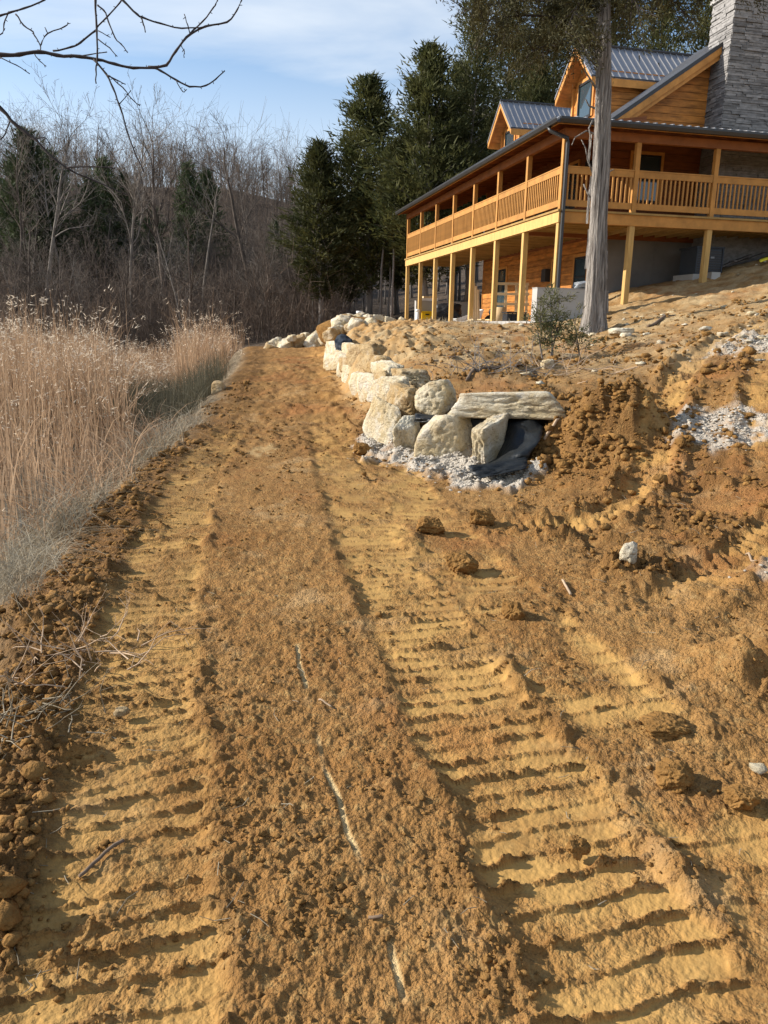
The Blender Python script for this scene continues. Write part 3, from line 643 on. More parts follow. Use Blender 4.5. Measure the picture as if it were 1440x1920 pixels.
MB().prism([(2.2, MS0-.03, rake(2.2)+.03), (5.66, MS0-.03, rake(5.66)+.03), (5.66, MS0-.03, rake(5.66)-.09), (2.2, MS0-.03, rake(2.2)-.09)], (0, .028, 0)).obj('rake_trim', MT['dark'], H)
MB().prism([(2.2, MS0-.02, rake(2.2)-.092), (5.66, MS0-.02, rake(5.66)-.092), (5.66, MS0-.02, rake(5.66)-.29), (2.2, MS0-.02, rake(2.2)-.29)], (0, .04, 0)).obj('rake_board', MT['trim'], H)
MB().prism([(2.2, MS0+.03, rake(2.2)-.292), (5.66, MS0+.03, rake(5.66)-.292), (5.66, MS0+.03, rake(5.66)-.42), (2.2, MS0+.03, rake(2.2)-.42)], (0, .04, 0)).obj('rake_board', MT['trim'], H)
# dormers
def dormer(sc):
    tf, tw, za, ze, hwid, wwid = 2.40, 2.92, 10.40, 9.15, 1.28, 1.0
    tv = lambda zz: 2.55+(zz-7.68)/.68                       # where the main roof reaches height zz
    D = MB().box(tw+.05, tw+.12, sc-wwid+.02, sc+wwid-.02, 7.6, 9.35).obj('dormer', MT['siding'], H)
    sl = (za-ze)/hwid
    for sg in (-1, 1):
        P = [(tf, sc, za), (tv(za), sc, za), (tv(ze), sc+sg*hwid, ze), (tf, sc+sg*hwid, ze)]
        MB().prism(P, (0, 0, -.03)).obj('roof_panel', MT['metal'], D)
        x = tf+.04
        while x < tv(za)-.1:
            zb = ze if x < tv(ze) else min(za, rake(x)); sb = sc+sg*(za-zb)/sl
            MB().prism([(x-.02, sc+sg*.02, za-.02*sl+.002), (x+.02, sc+sg*.02, za-.02*sl+.002), (x+.02, sb, zb+.002), (x-.02, sb, zb+.002)], (0, 0, .03)).obj('roof_rib', MT['metal'], D); x += .235
        MB().prism([(tf+.03, sc, za-.033), (tw+.1, sc, za-.033), (tw+.1, sc+sg*(hwid-.02), ze-.033+.02*sl), (tf+.03, sc+sg*(hwid-.02), ze-.033+.02*sl)], (0, 0, -.025)).obj('soffit', MT['siding'], D)
        MB().prism([(tf-.004, sc, za+.012), (tf-.004, sc+sg*hwid, ze+.012), (tf-.004, sc+sg*hwid, ze-.05), (tf-.004, sc, za-.05)], (-.03, 0, 0)).obj('rake_trim', MT['metal'], D)
        MB().prism([(tf-.002, sc, za-.052), (tf-.002, sc+sg*hwid, ze-.052), (tf-.002, sc+sg*hwid, ze-.24), (tf-.002, sc, za-.24)], (.04, 0, 0)).obj('rake_board', MT['trim'], D)
        y = sc+sg*(hwid-.03)
        MB().box(tf+.042, tv(ze)-.05, min(y, y+sg*.025), max(y, y+sg*.025), ze-.25, ze-.02).obj('eave_board', MT['trim'], D)
        MB().box(tf+.0, tv(ze)-.05, min(y, y+sg*.05), max(y, y+sg*.05), ze-.018, ze+.012).obj('drip_edge', MT['dark'], D)
        # side wall courses, cut where they meet the main roof
        z = 7.85
        while z < 9.3:
            t1 = tv(z+.0)+.1; ys = sc+sg*wwid
            if t1 > tw+.1: MB().prism([(tw+.06, ys, z+.006), (t1, ys, z+.006), (t1+.28, ys, z+.19), (tw+.06, ys, z+.19)], (0, sg*.045, 0)).obj('plank', MT['siding'], D)
            z += .196
        MB().prism([(tw+.1, sc+sg*(wwid-.03), 7.7), (tv(9.4), sc+sg*(wwid-.03), 9.4), (tw+.1, sc+sg*(wwid-.03), 9.4)], (0, sg*.02, 0)).obj('side_core', MT['siding'], D)
        MB().box(tw-.06, tw+.03, min(sc+sg*wwid, sc+sg*(wwid-.10)), max(sc+sg*wwid, sc+sg*(wwid-.10)), 7.7, 9.40).obj('corner_board', MT['trim'], D)
    z = 7.8
    while z < 10.2:
        h0 = min(wwid-.1, (za-.1-z)/sl); h1 = min(wwid-.1, (za-.1-z-.19)/sl)
        if h1 > .05: MB().prism([(tw, sc-h0, z+.004), (tw, sc+h0, z+.004), (tw, sc+h1, z+.192), (tw, sc-h1, z+.192)], (.05, 0, 0)).obj('plank', MT['siding'], D)
        z += .196
    MB().tube([(tf-.02, sc, za+.02), (tv(za)+.1, sc, za+.02)], .05, 6).obj('ridge_cap', MT['dark'], D)
    a0, a1, z0, z1 = sc-.42, sc+.52, 8.25, 9.38
    f = MB().box(tw-.07, tw-.002, a0, a0+.07, z0, z1).box(tw-.07, tw-.002, a1-.07, a1, z0, z1).box(tw-.07, tw-.002, a0+.071, a1-.071, z1-.07, z1).box(tw-.07, tw-.002, a0+.071, a1-.071, z0, z0+.07)
    f.obj('window_frame', MT['frame'], D); MB().box(tw-.035, tw-.004, a0+.04, a1-.04, z0+.04, z1-.04).obj('pane', MT['glass'], D)
    MB().box(tw-.05, tw-.002, a0-.10, a0-.002, z0, z1+.1).box(tw-.05, tw-.002, a1+.002, a1+.10, z0, z1+.1).box(tw-.05, tw-.002, a0, a1, z1+.002, z1+.1).obj('window_casing', MT['trim'], D)
dormer(4.85); dormer(11.33)
# chimney
cx0, cx1, cs0, cs1, cz1 = 5.68, 7.95, 1.58, 2.62, 11.0
ch = MB().box(cx0+.03, cx1, cs0+.03, cs1, 1.8, cz1).obj('chimney', MT['stone'], H)
stones = MB(); cnt = 0; z = 4.78
while z < cz1-.02:
    h = rng_.uniform(.045, .085); h = min(h, cz1-z)
    for face in ('x', 'y'):
        a, e = (cx0-.001, cx1) if face == 'x' else (cs0-.001, cs1)
        a -= rng_.uniform(0, .03)
        while a < e-.02:
            w = min(rng_.uniform(.16, .60), e-a); d = rng_.uniform(.0, .045)
            if face == 'x': q = MB().box(a+.004, a+w-.004, cs0-d, cs0+.028, z+.004, z+h-.004)
            else: q = MB().box(cx0-d, cx0+.028, a+.004, a+w-.004, z+.004, z+h-.004)
            v = [tuple(c+rng_.uniform(-.004, .004) for c in p) for p in q.v]
            if z > 7.35 and ((face == 'y' and a < 2.3) or (face == 'x' and a < 7.2)) and cnt < 299:
                MB().add(v, q.f).obj('stone', MT['stone'], ch); cnt += 1
            else: stones.add(v, q.f)
            a += w
    z += h
stones.obj('stone_veneer', MT['stone'], ch, kind='stuff')
bx('chimney_cap', MT['conc'], ch, cx0-.09, cx1+.05, cs0-.09, cs1+.05, cz1+.002, cz1+.11)

# slab, wing walls, things on the patio
def hthing(name, label, cat, s, t, z, rz=0, **k):
    p = hw(s, t, z); return empty(name, tuple(p), HA+rz, label=label, category=cat, **k)
bx('patio_slab', MT['conc'], H, -.38, TW-.002, .3, 12.6, 1.55, 1.80)
w = hthing('wing_wall', 'low concrete wing wall beside the corner post, its end lit white', 'wall', -.40, 0, 0); bx('wall_body', MT['conc'], w, -.78, 1.05, -.16, .16, 1.2, 2.64); bx('wall_top', MT['conc'], w, -.79, 1.06, -.17, .17, 2.643, 2.66)
w = hthing('wing_wall', 'grey concrete retaining wall at the far end of the patio', 'wall', 14.4, 0, 0); bx('wall_body', MT['conc'], w, -.1, 2.6, -.12, .12, 1.2, 2.72); bx('wall_top', MT['conc'], w, -.11, 2.61, -.13, .13, 2.723, 2.74)
b = hthing('storage_tote', 'yellow plastic tote standing on the patio near the far posts', 'tote', 14.1, .35, 1.72); 
MB().prism([(-.22, -.16, 0), (.22, -.16, 0), (.22, .16, 0), (-.22, .16, 0)], (0, 0, .50)).obj('body', MT['yellow'], b); bx('lid', MT['yellow'], b, -.25, .25, -.19, .19, .502, .56); bx('handle', MT['black'], b, -.09, .09, -.185, -.161, .38, .44)

# ------------------------------------------------------------------ stones
def ico(sub):
    t = (1+5**.5)/2
    v = np.array([(-1,t,0),(1,t,0),(-1,-t,0),(1,-t,0),(0,-1,t),(0,1,t),(0,-1,-t),(0,1,-t),(t,0,-1),(t,0,1),(-t,0,-1),(-t,0,1)], float)
    f = [(0,11,5),(0,5,1),(0,1,7),(0,7,10),(0,10,11),(1,5,9),(5,11,4),(11,10,2),(10,7,6),(7,1,8),(3,9,4),(3,4,2),(3,2,6),(3,6,8),(3,8,9),(4,9,5),(2,4,11),(6,2,10),(8,6,7),(9,8,1)]
    v = list(v/np.linalg.norm(v[0]))
    for _ in range(sub):
        mid = {}; nf = []
        def m(a, b):
            k = (min(a, b), max(a, b))
            if k not in mid:
                q = v[a]+v[b]; v.append(q/np.linalg.norm(q)); mid[k] = len(v)-1
            return mid[k]
        for a, b, c in f:
            x, y, w = m(a, b), m(b, c), m(c, a); nf += [(a, x, w), (b, y, x), (c, w, y), (x, y, w)]
        f = nf
    return np.array(v), np.array(f)
ICO = {k: ico(k) for k in range(5)}
def rock_shape(seed, sub=3, boxy=.6, rough=.05, cuts=22):
    """a broken block: rounded box chipped by random planes, with a rough skin; extents about -1..1"""
    rs = np.random.RandomState(seed); v, f = ICO[sub]; d = v/np.linalg.norm(v, axis=1)[:, None]
    N = [np.eye(3)[i]*s for i in range(3) for s in (-1, 1)]; D = [1+.06*rs.randn() for _ in range(6)]
    N = [n+rs.randn(3)*.14 for n in N]
    for _ in range(cuts):
        n = rs.randn(3); n /= np.linalg.norm(n); N.append(n); D.append(rs.uniform(.94, 1.30) if boxy > .3 else rs.uniform(.80, 1.15))
    N = np.array(N); N /= np.linalg.norm(N, axis=1)[:, None]; D = np.array(D)
    q = np.clip(d @ N.T, 1e-3, None)/D[None]; p = 46
    r = (q**p).sum(1)**(-1/p)
    P = d*r[:, None]; o = rs.rand(3)*50
    a = fbm(P[:, 0]*1.7+o[0]+P[:, 2]*.6, P[:, 1]*1.7+o[1]+P[:, 2]*1.3, 4)
    b = fbm(P[:, 0]*5+o[2]-P[:, 2]*2, P[:, 1]*5+P[:, 2]*3.6, 3)
    st = np.sin(P[:, 2]*11+o[0]+1.5*a)*.5
    c_ = fbm(P[:, 0]*13+o[0]+P[:, 2]*4, P[:, 1]*13-P[:, 2]*7, 2)
    P = P*(1+rough*.9*a+rough*.9*b-rough*.8*np.abs(b)+rough*.3*c_+rough*.35*st)[:, None]
    return P, f
def rock_obj(name, center, half, rz, seed, m, parent=None, sub=3, tilt=(0, 0), boxy=.6, rough=.05, flat_shade=False, cuts=22, **p):
    P, f = rock_shape(seed, sub, boxy, rough, cuts)
    P = P*np.array(half)
    me = mesh_np(name, P, f); o = link(name, me, m, parent, not flat_shade, **p)
    o.location = center; o.rotation_euler = (tilt[0], tilt[1], rz); return o

# boulder wall: every stone a part
WALL = empty('retaining_wall', (0, 9.3, .2), 0, label='dry stacked retaining wall of pale limestone boulders curving along the track', category='wall')
def wb(x0, y0, x1, y1, d, thick, seed, rz=0, m='lime', tilt=(0, 0), name='boulder', boxy=.6, grow=1.06, sub=4, rough=.05, cuts=14, **p):
    c = at((x0+x1)/2, (y0+y1)/2, d); w = (x1-x0)/FPX*d*grow; h = (y1-y0)/FPX*d*grow
    c = c + np.array([0, thick/2, 0])-np.array([0, 9.3, .2])
    cz, sz_ = math.cos(rz), abs(math.sin(rz)); hx = max(.55*w/2, (w/2-thick/2*sz_*.8)/cz)
    o = rock_obj(name, tuple(c), (hx, thick/2, h/2), rz, seed, MT[m], WALL, sub, tilt, boxy, rough, False, cuts, **p); return o
wb(860, 744, 1064, 786, 7.75, .75, 37, -.33, tilt=(-.06, -.015), label='long flat capstone slab bridging the near end of the wall', sub=4, rough=.035, cuts=6)
wb(774, 719, 866, 786, 8.5, .62, 2, -.3, tilt=(0, -.1), rough=.055, boxy=.2)
wb(788, 788, 897, 866, 7.95, .6, 3, -.42, rough=.04, cuts=5)
wb(741, 783, 797, 846, 8.3, .6, 4, -.3, boxy=.3)
wb(896, 796, 964, 878, 7.5, .5, 5, -.6, tilt=(.10, .1), cuts=7)
wb(690, 762, 752, 842, 8.75, .7, 6, .5, tilt=(0, -.12))
wb(722, 730, 800, 790, 8.8, .75, 7, .35, m='limebrown', boxy=.3, rough=.08)
wb(712, 716, 762, 775, 9.5, .7, 8, .55, tilt=(0, -.25))
wb(736, 696, 812, 735, 9.9, .8, 9, .2, m='limebrown', rough=.09)
wb(703, 681, 752, 718, 10.9, .8, 10, .4)
wb(678, 669, 732, 706, 12.4, .9, 11, .5, m='limebrown', tilt=(0, .1))
wb(655, 646, 726, 700, 13.9, 1.1, 12, .6, m='limebrown', rough=.08)
wb(702, 718, 730, 762, 10.6, .6, 13, .6)
wb(676, 706, 710, 760, 11.6, .7, 14, .5)
wb(660, 702, 690, 744, 12.9, .7, 15, .6)
wb(646, 688, 678, 728, 14.4, .8, 16, .6)
wb(640, 676, 668, 702, 15.6, .8, 17, .5, m='limebrown')
wb(613, 664, 656, 694, 17.6, .9, 18, .6)
wb(630, 682, 655, 708, 16.2, .7, 19, .4)
wb(620, 652, 650, 676, 18.8, .9, 20, .4)
wb(640, 644, 664, 670, 17.4, .9, 21, .3)
wb(609, 650, 634, 672, 20.4, .9, 22, .4)
wb(606, 664, 626, 684, 19.6, .7, 23, .3)
wb(612, 640, 632, 656, 22.2, 1.0, 24, .4)
wb(700, 700, 735, 730, 10.9, .6, 25, .3, m='limebrown')
wb(765, 770, 800, 792, 8.9, .5, 26, .1, m='limebrown')
# landscape fabric
def cloth(name, rows, m, wr=.03, n=14, k=9, th=.006, seed=0, **p):
    """sheet lofted through rows of points, wrinkled, with a little thickness"""
    G = []
    for r in rows:
        r = np.array([np.array(q, float) for q in r]); u = np.linspace(0, len(r)-1, n); G.append(np.array([[np.interp(a, np.arange(len(r)), r[:, c]) for c in range(3)] for a in u]))
    G = np.array(G); v = np.linspace(0, len(G)-1, k*(len(G)-1)+1); out = []
    for b in v:
        i = min(int(b), len(G)-2); out.append(G[i]*(1-(b-i))+G[i+1]*(b-i))
    G = np.array(out); a, c = G.shape[:2]; uu, vv = np.meshgrid(np.linspace(0, 1, c), np.linspace(0, 1, a))
    w = fbm(uu*5+seed+vv*2, vv*3.1+seed, 3)*wr+np.abs(perlin(uu*7+seed, vv*1.5+uu))*wr
    G[..., 1] -= w; G[..., 2] += w*.3
    i, j = np.meshgrid(np.arange(a-1), np.arange(c-1), indexing='ij'); Q = np.stack([(i*c+j).ravel(), (i*c+j+1).ravel(), ((i+1)*c+j+1).ravel(), ((i+1)*c+j).ravel()], 1)
    o = link(name, mesh_np(name, G.reshape(-1, 3), Q), m, None, True, **p)
    md = o.modifiers.new('thickness', 'SOLIDIFY'); md.thickness = th; return o
cloth('landscape_fabric', [[at(862, 786, 8.25), at(900, 786, 8.15), at(935, 786, 8.05), at(975, 783, 7.9), at(1008, 788, 7.75), at(1018, 800, 7.65)],
                           [at(885, 815, 8.2), at(905, 815, 8.15), at(932, 800, 8.05), at(975, 806, 7.62), at(1000, 815, 7.45), at(1014, 822, 7.42)],
                           [at(893, 850, 8.15), at(900, 850, 8.1), at(928, 862, 7.75), at(950, 850, 7.4), at(978, 852, 7.22), at(995, 850, 7.2)],
                           [at(895, 862, 8.1), at(902, 866, 7.9), at(915, 872, 7.5), at(935, 872, 7.22), at(960, 874, 7.12), at(985, 872, 7.1)]], MT['fabric'], .05, seed=2, label='black landscape fabric draped down behind the front boulders under the capstone', category='landscape fabric')
cloth('landscape_fabric', [[at(878, 874, 7.12), at(925, 868, 7.2), at(985, 858, 7.15)], [at(884, 886, 7.0), at(932, 884, 7.02), at(990, 872, 7.0)], [at(898, 898, 6.93), at(925, 892, 6.93), at(985, 880, 6.92)]], MT['fabric'], .03, n=12, seed=5, label='folded strip of black fabric lying on the gravel below the front boulders', category='landscape fabric')
cloth('landscape_fabric', [[at(778, 776, 8.5), at(820, 780, 8.4), at(866, 780, 8.3)], [at(778, 784, 8.36), at(820, 788, 8.2), at(868, 786, 8.15)], [at(776, 791, 8.4), at(822, 794, 8.2), at(862, 792, 8.2)]], MT['fabric'], .03, n=14, seed=8, label='thin edge of black fabric squeezed between the boulder courses near the corner', category='landscape fabric')
cloth('landscape_fabric', [[at(632, 630, 19.4), at(645, 627, 19.2), at(660, 636, 19)], [at(627, 642, 18.8), at(644, 640, 18.5), at(662, 645, 18.6)], [at(630, 656, 18.3), at(640, 658, 18.1), at(652, 656, 18.2)]], MT['fabric'], .08, n=10, seed=11, label='small sheet of black fabric hung over the boulders at the far end of the wall', category='landscape fabric')

# loose boulders heaped where the track ends
G_P = dict(group='loose limestone boulders heaped at the end of the track', category='boulder', label='loose pale limestone boulder in the heap where the track ends')
rs = random.Random(5); seed = 100
heap = [(520,650,14),(507,653,10),(545,646,16),(534,655,12),(560,650,15),(578,647,14),(592,642,15),(604,650,13),(615,637,14),(560,638,11),(573,632,9),(548,634,8),(600,633,12),(622,628,13),(585,656,12),(513,645,9),
        (640,614,18),(655,606,20),(668,612,16),(683,606,15),(697,612,14),(648,622,14),(664,622,14),(680,618,13),(708,606,13),(720,611,12),(632,622,13),(692,600,10),(671,600,12),(700,620,11),(732,604,9),(655,596,10),(640,602,9),(715,600,8),(745,608,8),(686,626,10),(628,610,9),(660,616,12),(755,603,7),(738,612,8)]
def ray_ground(x, y, d0, d1, step=.12):
    v = ray(x, y); ds = np.arange(d0, d1, step); P = CAM+ds[:, None]*v; z = base_h(P[:, 0], P[:, 1]); i = int(np.argmax(P[:, 2] < z+.02))
    return P[i] if P[i, 2] < z[i]+.02 else None
for i, (x, y, w) in enumerate(heap):
    left = x < 628 and y > 630
    d = (30.2 if left else 26.5)+rs.uniform(-.6, .8)+(2.0 if y < 612 else 0)
    c = at(x, y, d); r = w*d/FPX
    hz = rs.uniform(.72, .95)*r
    rock_obj('loose_boulder', (c[0], c[1], c[2]), (r*1.1, r*rs.uniform(.9, 1.2), hz), rs.uniform(0, 3), seed+i, MT['limebrown' if i % 4 == 1 else 'lime'], None, 3, (rs.uniform(-.4, .4), rs.uniform(-.4, .4)), rough=.08, cuts=12, **G_P)
heapc = MB()                                                     # earth core that the heap lies on
for x, y, d, rx, rz_ in ((560, 652, 31.2, 1.9, .35), (672, 622, 28.0, 1.5, .62), (720, 615, 29.5, 1.3, .4)):
    c = at(x, y, d); P, f = rock_shape(int(x), 2, .2, .08)
    heapc.add([(c[0]+p[0]*rx, c[1]+p[1]*1.2, c[2]-.12+p[2]*rz_) for p in P], [tuple(q) for q in f])
heapc.obj('earth_heap', MT['clod'], None, True, kind='stuff', label='brown earth under the heap of loose boulders')

def ground_rock(x, y, w, h, d0, d1, label, seed, m='lime', rz=0, depth=None, name='field_stone', cat='stone', sub=3, sink=.25, rough=.06, boxy=.6):
    P = ray_ground(x, y+h*.4, d0, d1, .03)
    d = float((P-CAM) @ CF); a, b = w*d/FPX/2, h*d/FPX/2
    g = gz(P[0], P[1]+b)
    rock_obj(name, (P[0], P[1]+a*.6, max(g, P[2])+b*(1-sink)), (a, depth or a*.9, b*1.1), rz, seed, MT[m], None, sub, (0, 0), label=label, category=cat, rough=rough, boxy=boxy)
ground_rock(1178, 1062, 30, 32, 3.8, 6, 'pale yellow stone lying alone on the churned clay right of the track', 201, rough=.07)
ground_rock(1166, 622, 42, 13, 11, 17, 'flat cream stone just right of the cedar trunk base', 202)
ground_rock(1175, 632, 20, 9, 11, 17, 'small cream stone in front of the flat stone by the cedar trunk', 203)
ground_rock(1028, 683, 24, 17, 9, 15, 'rounded cream stone on the bank above the capstone slab', 204)
ground_rock(1070, 668, 30, 10, 9, 16, 'low tan stone half buried between the sapling and the cedar trunk', 205, 'limebrown')
ground_rock(1412, 588, 20, 8, 11, 20, 'small flat pale stone near the top of the slope at the right edge', 206)
ground_rock(408, 726, 28, 22, 14, 24, 'tan block on the left edge of the track beside the dark sedge', 207, 'limebrown', sink=.5)
ground_rock(225, 1338, 26, 14, 2.3, 4, 'small angular tan stone in the left crawler print', 209, 'limebrown', sub=2)
ground_rock(1426, 1445, 30, 14, 2.2, 4, 'small pale stone at the right edge among the big clods', 210, sub=2)
ground_rock(906, 968, 50, 36, 5, 8, 'brown earth lump with a yellow face below the gravel', 211, 'clod', rough=.13, cat='clod', name='earth_clod', sub=4, boxy=.1, sink=.55)
ground_rock(808, 985, 50, 30, 5, 8, 'dark earth clod standing at the right side of the track below the gravel', 212, 'clod', rough=.13, cat='clod', name='earth_clod', sub=4, boxy=.1, sink=.55)
ground_rock(868, 1055, 60, 36, 4, 7, 'broad dark clod between the two right hand crawler prints', 213, 'clod', rough=.13, cat='clod', name='earth_clod', sub=4, boxy=.1, sink=.55)
ground_rock(680, 845, 34, 20, 7, 11, 'small dark reddish clod left of the gravel at the wall corner', 214, 'clod', rough=.13, cat='clod', name='earth_clod', sub=4, boxy=.1, sink=.55)
ground_rock(965, 1145, 44, 40, 3.5, 6, 'upright dark clod at the right rim of the crawler print', 215, 'clod', rough=.13, cat='clod', name='earth_clod', sub=4, boxy=.1, sink=.55)
ground_rock(1085, 1590, 44, 34, 1.8, 3, 'small round clod on the smooth yellow pads in the near foreground', 216, 'clod', rough=.13, cat='clod', name='earth_clod', sub=4, boxy=.1, sink=.55)
ground_rock(1270, 1455, 70, 44, 2.0, 4, 'largest torn clod among the lumps at the right edge of the foreground', 217, 'clod', rough=.13, cat='clod', name='earth_clod', sub=4, boxy=.1, sink=.55)
ground_rock(1395, 1500, 60, 40, 2.0, 4, 'torn clod at the right edge below the pale stone', 218, 'clod', rough=.13, cat='clod', name='earth_clod', sub=4, boxy=.1, sink=.55)
ground_rock(1255, 1365, 84, 26, 2.2, 4.4, 'flat smooth slab of yellow clay tilted at right foreground', 219, 'clod', rough=.13, cat='clod', name='earth_clod', sub=4, boxy=.1, sink=.55)

# crumbs, clods and gravel: uncountable
def scatter_lumps(name, m, pts, size, seed, label, flat=1., sub=0, sink=.3, smooth=True):
    rs = np.random.RandomState(seed); base, f = ICO[sub]; n = len(pts); k = len(base)
    z = ground(pts[:, 0], pts[:, 1], False)
    sc = size[:, None, None]*(1+.35*rs.randn(n, k, 1).clip(-1.4, 1.4))*np.stack([rs.uniform(.7, 1.3, n), rs.uniform(.7, 1.3, n), flat*rs.uniform(.5, .95, n)], 1)[:, None, :]
    V = base[None]*sc; a = rs.rand(n)*6.28; ca, sa = np.cos(a)[:, None], np.sin(a)[:, None]
    V = np.stack([V[..., 0]*ca-V[..., 1]*sa, V[..., 0]*sa+V[..., 1]*ca, V[..., 2]], -1)
    V = V+np.stack([pts[:, 0], pts[:, 1], z+size*flat*(.7-sink)], 1)[:, None, :]
    F_ = (f[None]+(np.arange(n)*k)[:, None, None]).reshape(-1, 3)
    return link(name, mesh_np(name, V.reshape(-1, 3), F_), m, None, smooth, kind='stuff', label=label)
def field(n, r0, r1, seed, a=31):
    rs = np.random.RandomState(seed); th = np.radians(rs.uniform(-a, a, n)); r = np.exp(rs.uniform(np.log(r0), np.log(r1), n))
    return np.stack([np.sin(th)*r, np.cos(th)*r], 1), rs
p, rs_ = field(60000, 1.3, 18, 3); _z, mk = ground(p[:, 0], p[:, 1])
keep = rs_.rand(len(p)) < np.clip(mk['loose']*1.15*(1+2.2*sstep(5, 9, np.hypot(p[:, 0], p[:, 1]))), 0, 1)*(1-mk['press'])*(1-mk['litter'])*(1-mk['straw'])*(.25+.75*sstep(-.1, .4, fbm(p[:, 0]*2.2+11, p[:, 1]*2.2, 3)))
p = p[keep]; ls = mk['loose'][keep]; sz = np.exp(rs_.randn(len(p))*.5-5.15)*(.9+.9*sstep(.45, .9, ls)); rp_ = np.hypot(p[:, 0], p[:, 1]); sz = sz*(1+.9*sstep(4, 9, rp_)); sz = np.clip(sz, .003, .011+.034*sstep(.45, .9, ls)+.02*sstep(5, 10, rp_))
_q = np.random.RandomState(55); pe = np.stack([2.05+.42*_q.randn(1500), 7.35+.40*_q.randn(1500)], 1)
p = np.vstack([p, pe]); sz = np.concatenate([sz, np.clip(np.exp(_q.randn(len(pe))*.6-4.25), .005, .055)])
scatter_lumps('dirt_clods', MT['clod'], p, sz, 4, 'loose crumbs and clods of clay strewn over the churned ground', .9, 0, .3, False)
gp = []
rs_ = np.random.RandomState(8)
for gx, gy, rx, ry, kk in GRAVEL:
    n = int(5000*rx*ry)+100; gp.append(np.stack([gx+rx*rs_.randn(n)*.6, gy+ry*rs_.randn(n)*.6], 1))
gp = np.vstack(gp); _z, mk = ground(gp[:, 0], gp[:, 1]); gp = gp[rs_.rand(len(gp)) < np.maximum(mk['gravel']*.9, .035*(mk['litter'] < .5))]
scatter_lumps('gravel', MT['grav'], gp, np.clip(np.exp(rs_.randn(len(gp))*.5-4.7), .004, .028), 9, 'pale crushed gravel at the foot of the wall and in patches on the slope', .8, 0, .35, False)
_p, _rs = field(480, 8, 26, 12); _x = path_l(_p[:, 1]); _z, mk = ground(_p[:, 0], _p[:, 1])
_k = (mk['dry'] > .2); scatter_lumps('stone_chips', MT['lime'], _p[_k], np.clip(np.exp(_rs.randn(_k.sum())*.5-3.5), .012, .075), 13, 'small stone chips strewn over the dry slope below the house', .6, 1)

# ------------------------------------------------------------------ trees
def prisms(E, n=3):
    """E: list of (p0, p1, r0, r1) -> vertices, quads of open n-sided tubes"""
    p0 = np.array([e[0] for e in E], float); p1 = np.array([e[1] for e in E], float); r0 = np.array([e[2] for e in E]); r1 = np.array([e[3] for e in E])
    d = p1-p0; d /= (np.linalg.norm(d, axis=1)[:, None]+1e-9)
    a = np.cross(d, np.array([.31, .17, .94])); a /= (np.linalg.norm(a, axis=1)[:, None]+1e-9); b = np.cross(d, a)
    th = np.arange(n)*2*np.pi/n; c = np.cos(th)[None, :, None]; s = np.sin(th)[None, :, None]
    u = c*a[:, None]+s*b[:, None]
    V = np.concatenate([p0[:, None]+u*r0[:, None, None], p1[:, None]+u*r1[:, None, None]], 1)
    k = np.arange(n); q = np.stack([k, (k+1) % n, n+(k+1) % n, n+k], 1)
    F_ = (q[None]+(np.arange(len(E))*2*n)[:, None, None]).reshape(-1, 4)
    return V.reshape(-1, 3), F_
def grow_bare(seed, h, r, vase=.5, minr=.008, stems=1, clear=.35, spread=1., limit=3600):
    rs = np.random.RandomState(seed); T, B = [], []; todo = []
    for s in range(stems):
        d = np.array([rs.randn()*.10*(stems > 1)+rs.randn()*.03, rs.randn()*.10*(stems > 1), 1.]); todo.append((np.array([0, 0, -.3]), d/np.linalg.norm(d), h*rs.uniform(.72, .85), r*(1 if s == 0 else .75), 0))
    while todo:                                                   # level by level, so that every limb gets its share of twigs
        nxt = []
        rs.shuffle(todo) if False else None
        order = rs.permutation(len(todo))
        for oi in order:
            p, d, L, rad, lev = todo[oi]
            if len(B) > limit: break
            n = max(3, int(L/(.6 if lev < 2 else .3))); n = min(n, 12); seg = L/n
            for i in range(n):
                d = d + rs.randn(3)*(.05 if lev == 0 else .15) + np.array([0, 0, .02 if lev else .02]); d = d/np.linalg.norm(d)
                q = p+d*seg; ra = rad*(1-.78*i/n); rb = rad*(1-.78*(i+1)/n)
                (T if lev == 0 else B).append((p, q, max(ra, minr), max(rb, minr*.8))); p = q; t = (i+1)/n
                if lev >= 5 or L < .25 or (lev == 0 and t < clear): continue
                for _ in range((2 if lev < 2 else 1) if rs.rand() < .85 else 0):
                    az = rs.rand()*6.283; a = np.cross(d, [math.cos(az), math.sin(az), .3]); a /= np.linalg.norm(a)
                    ang = rs.uniform(.4, .95)*spread; nd = d*math.cos(ang)+a*math.sin(ang); nd[2] += vase*.25; nd /= np.linalg.norm(nd)
                    nxt.append((p, nd, L*rs.uniform(.28, .52)*(1.2-.6*t), max(rb, minr)*rs.uniform(.45, .68), lev+1))
        todo = nxt
    return T, B
def bare_tree(name, seed, m, label, cat, parent=None, group=None, **k):
    T, B = grow_bare(seed, **k); t = empty(name, label=label, category=cat)
    if group: t['group'] = group
    link('trunk', mesh_np('trunk', *prisms(T, 6)), m, t, True); link('crown', mesh_np('crown', *prisms(B, 3)), m, t, True); return t
def leaf_tris(C, D, L, Wd, rs):
    """one slender triangle per centre C pointing along D"""
    n = len(C); D = D/np.linalg.norm(D, axis=1)[:, None]; a = np.cross(D, rs.randn(n, 3)); a /= np.linalg.norm(a, axis=1)[:, None]
    V = np.stack([C-a*Wd[:, None]/2, C+a*Wd[:, None]/2, C+D*L[:, None]], 1)
    return V.reshape(-1, 3), np.arange(3*n).reshape(-1, 3)
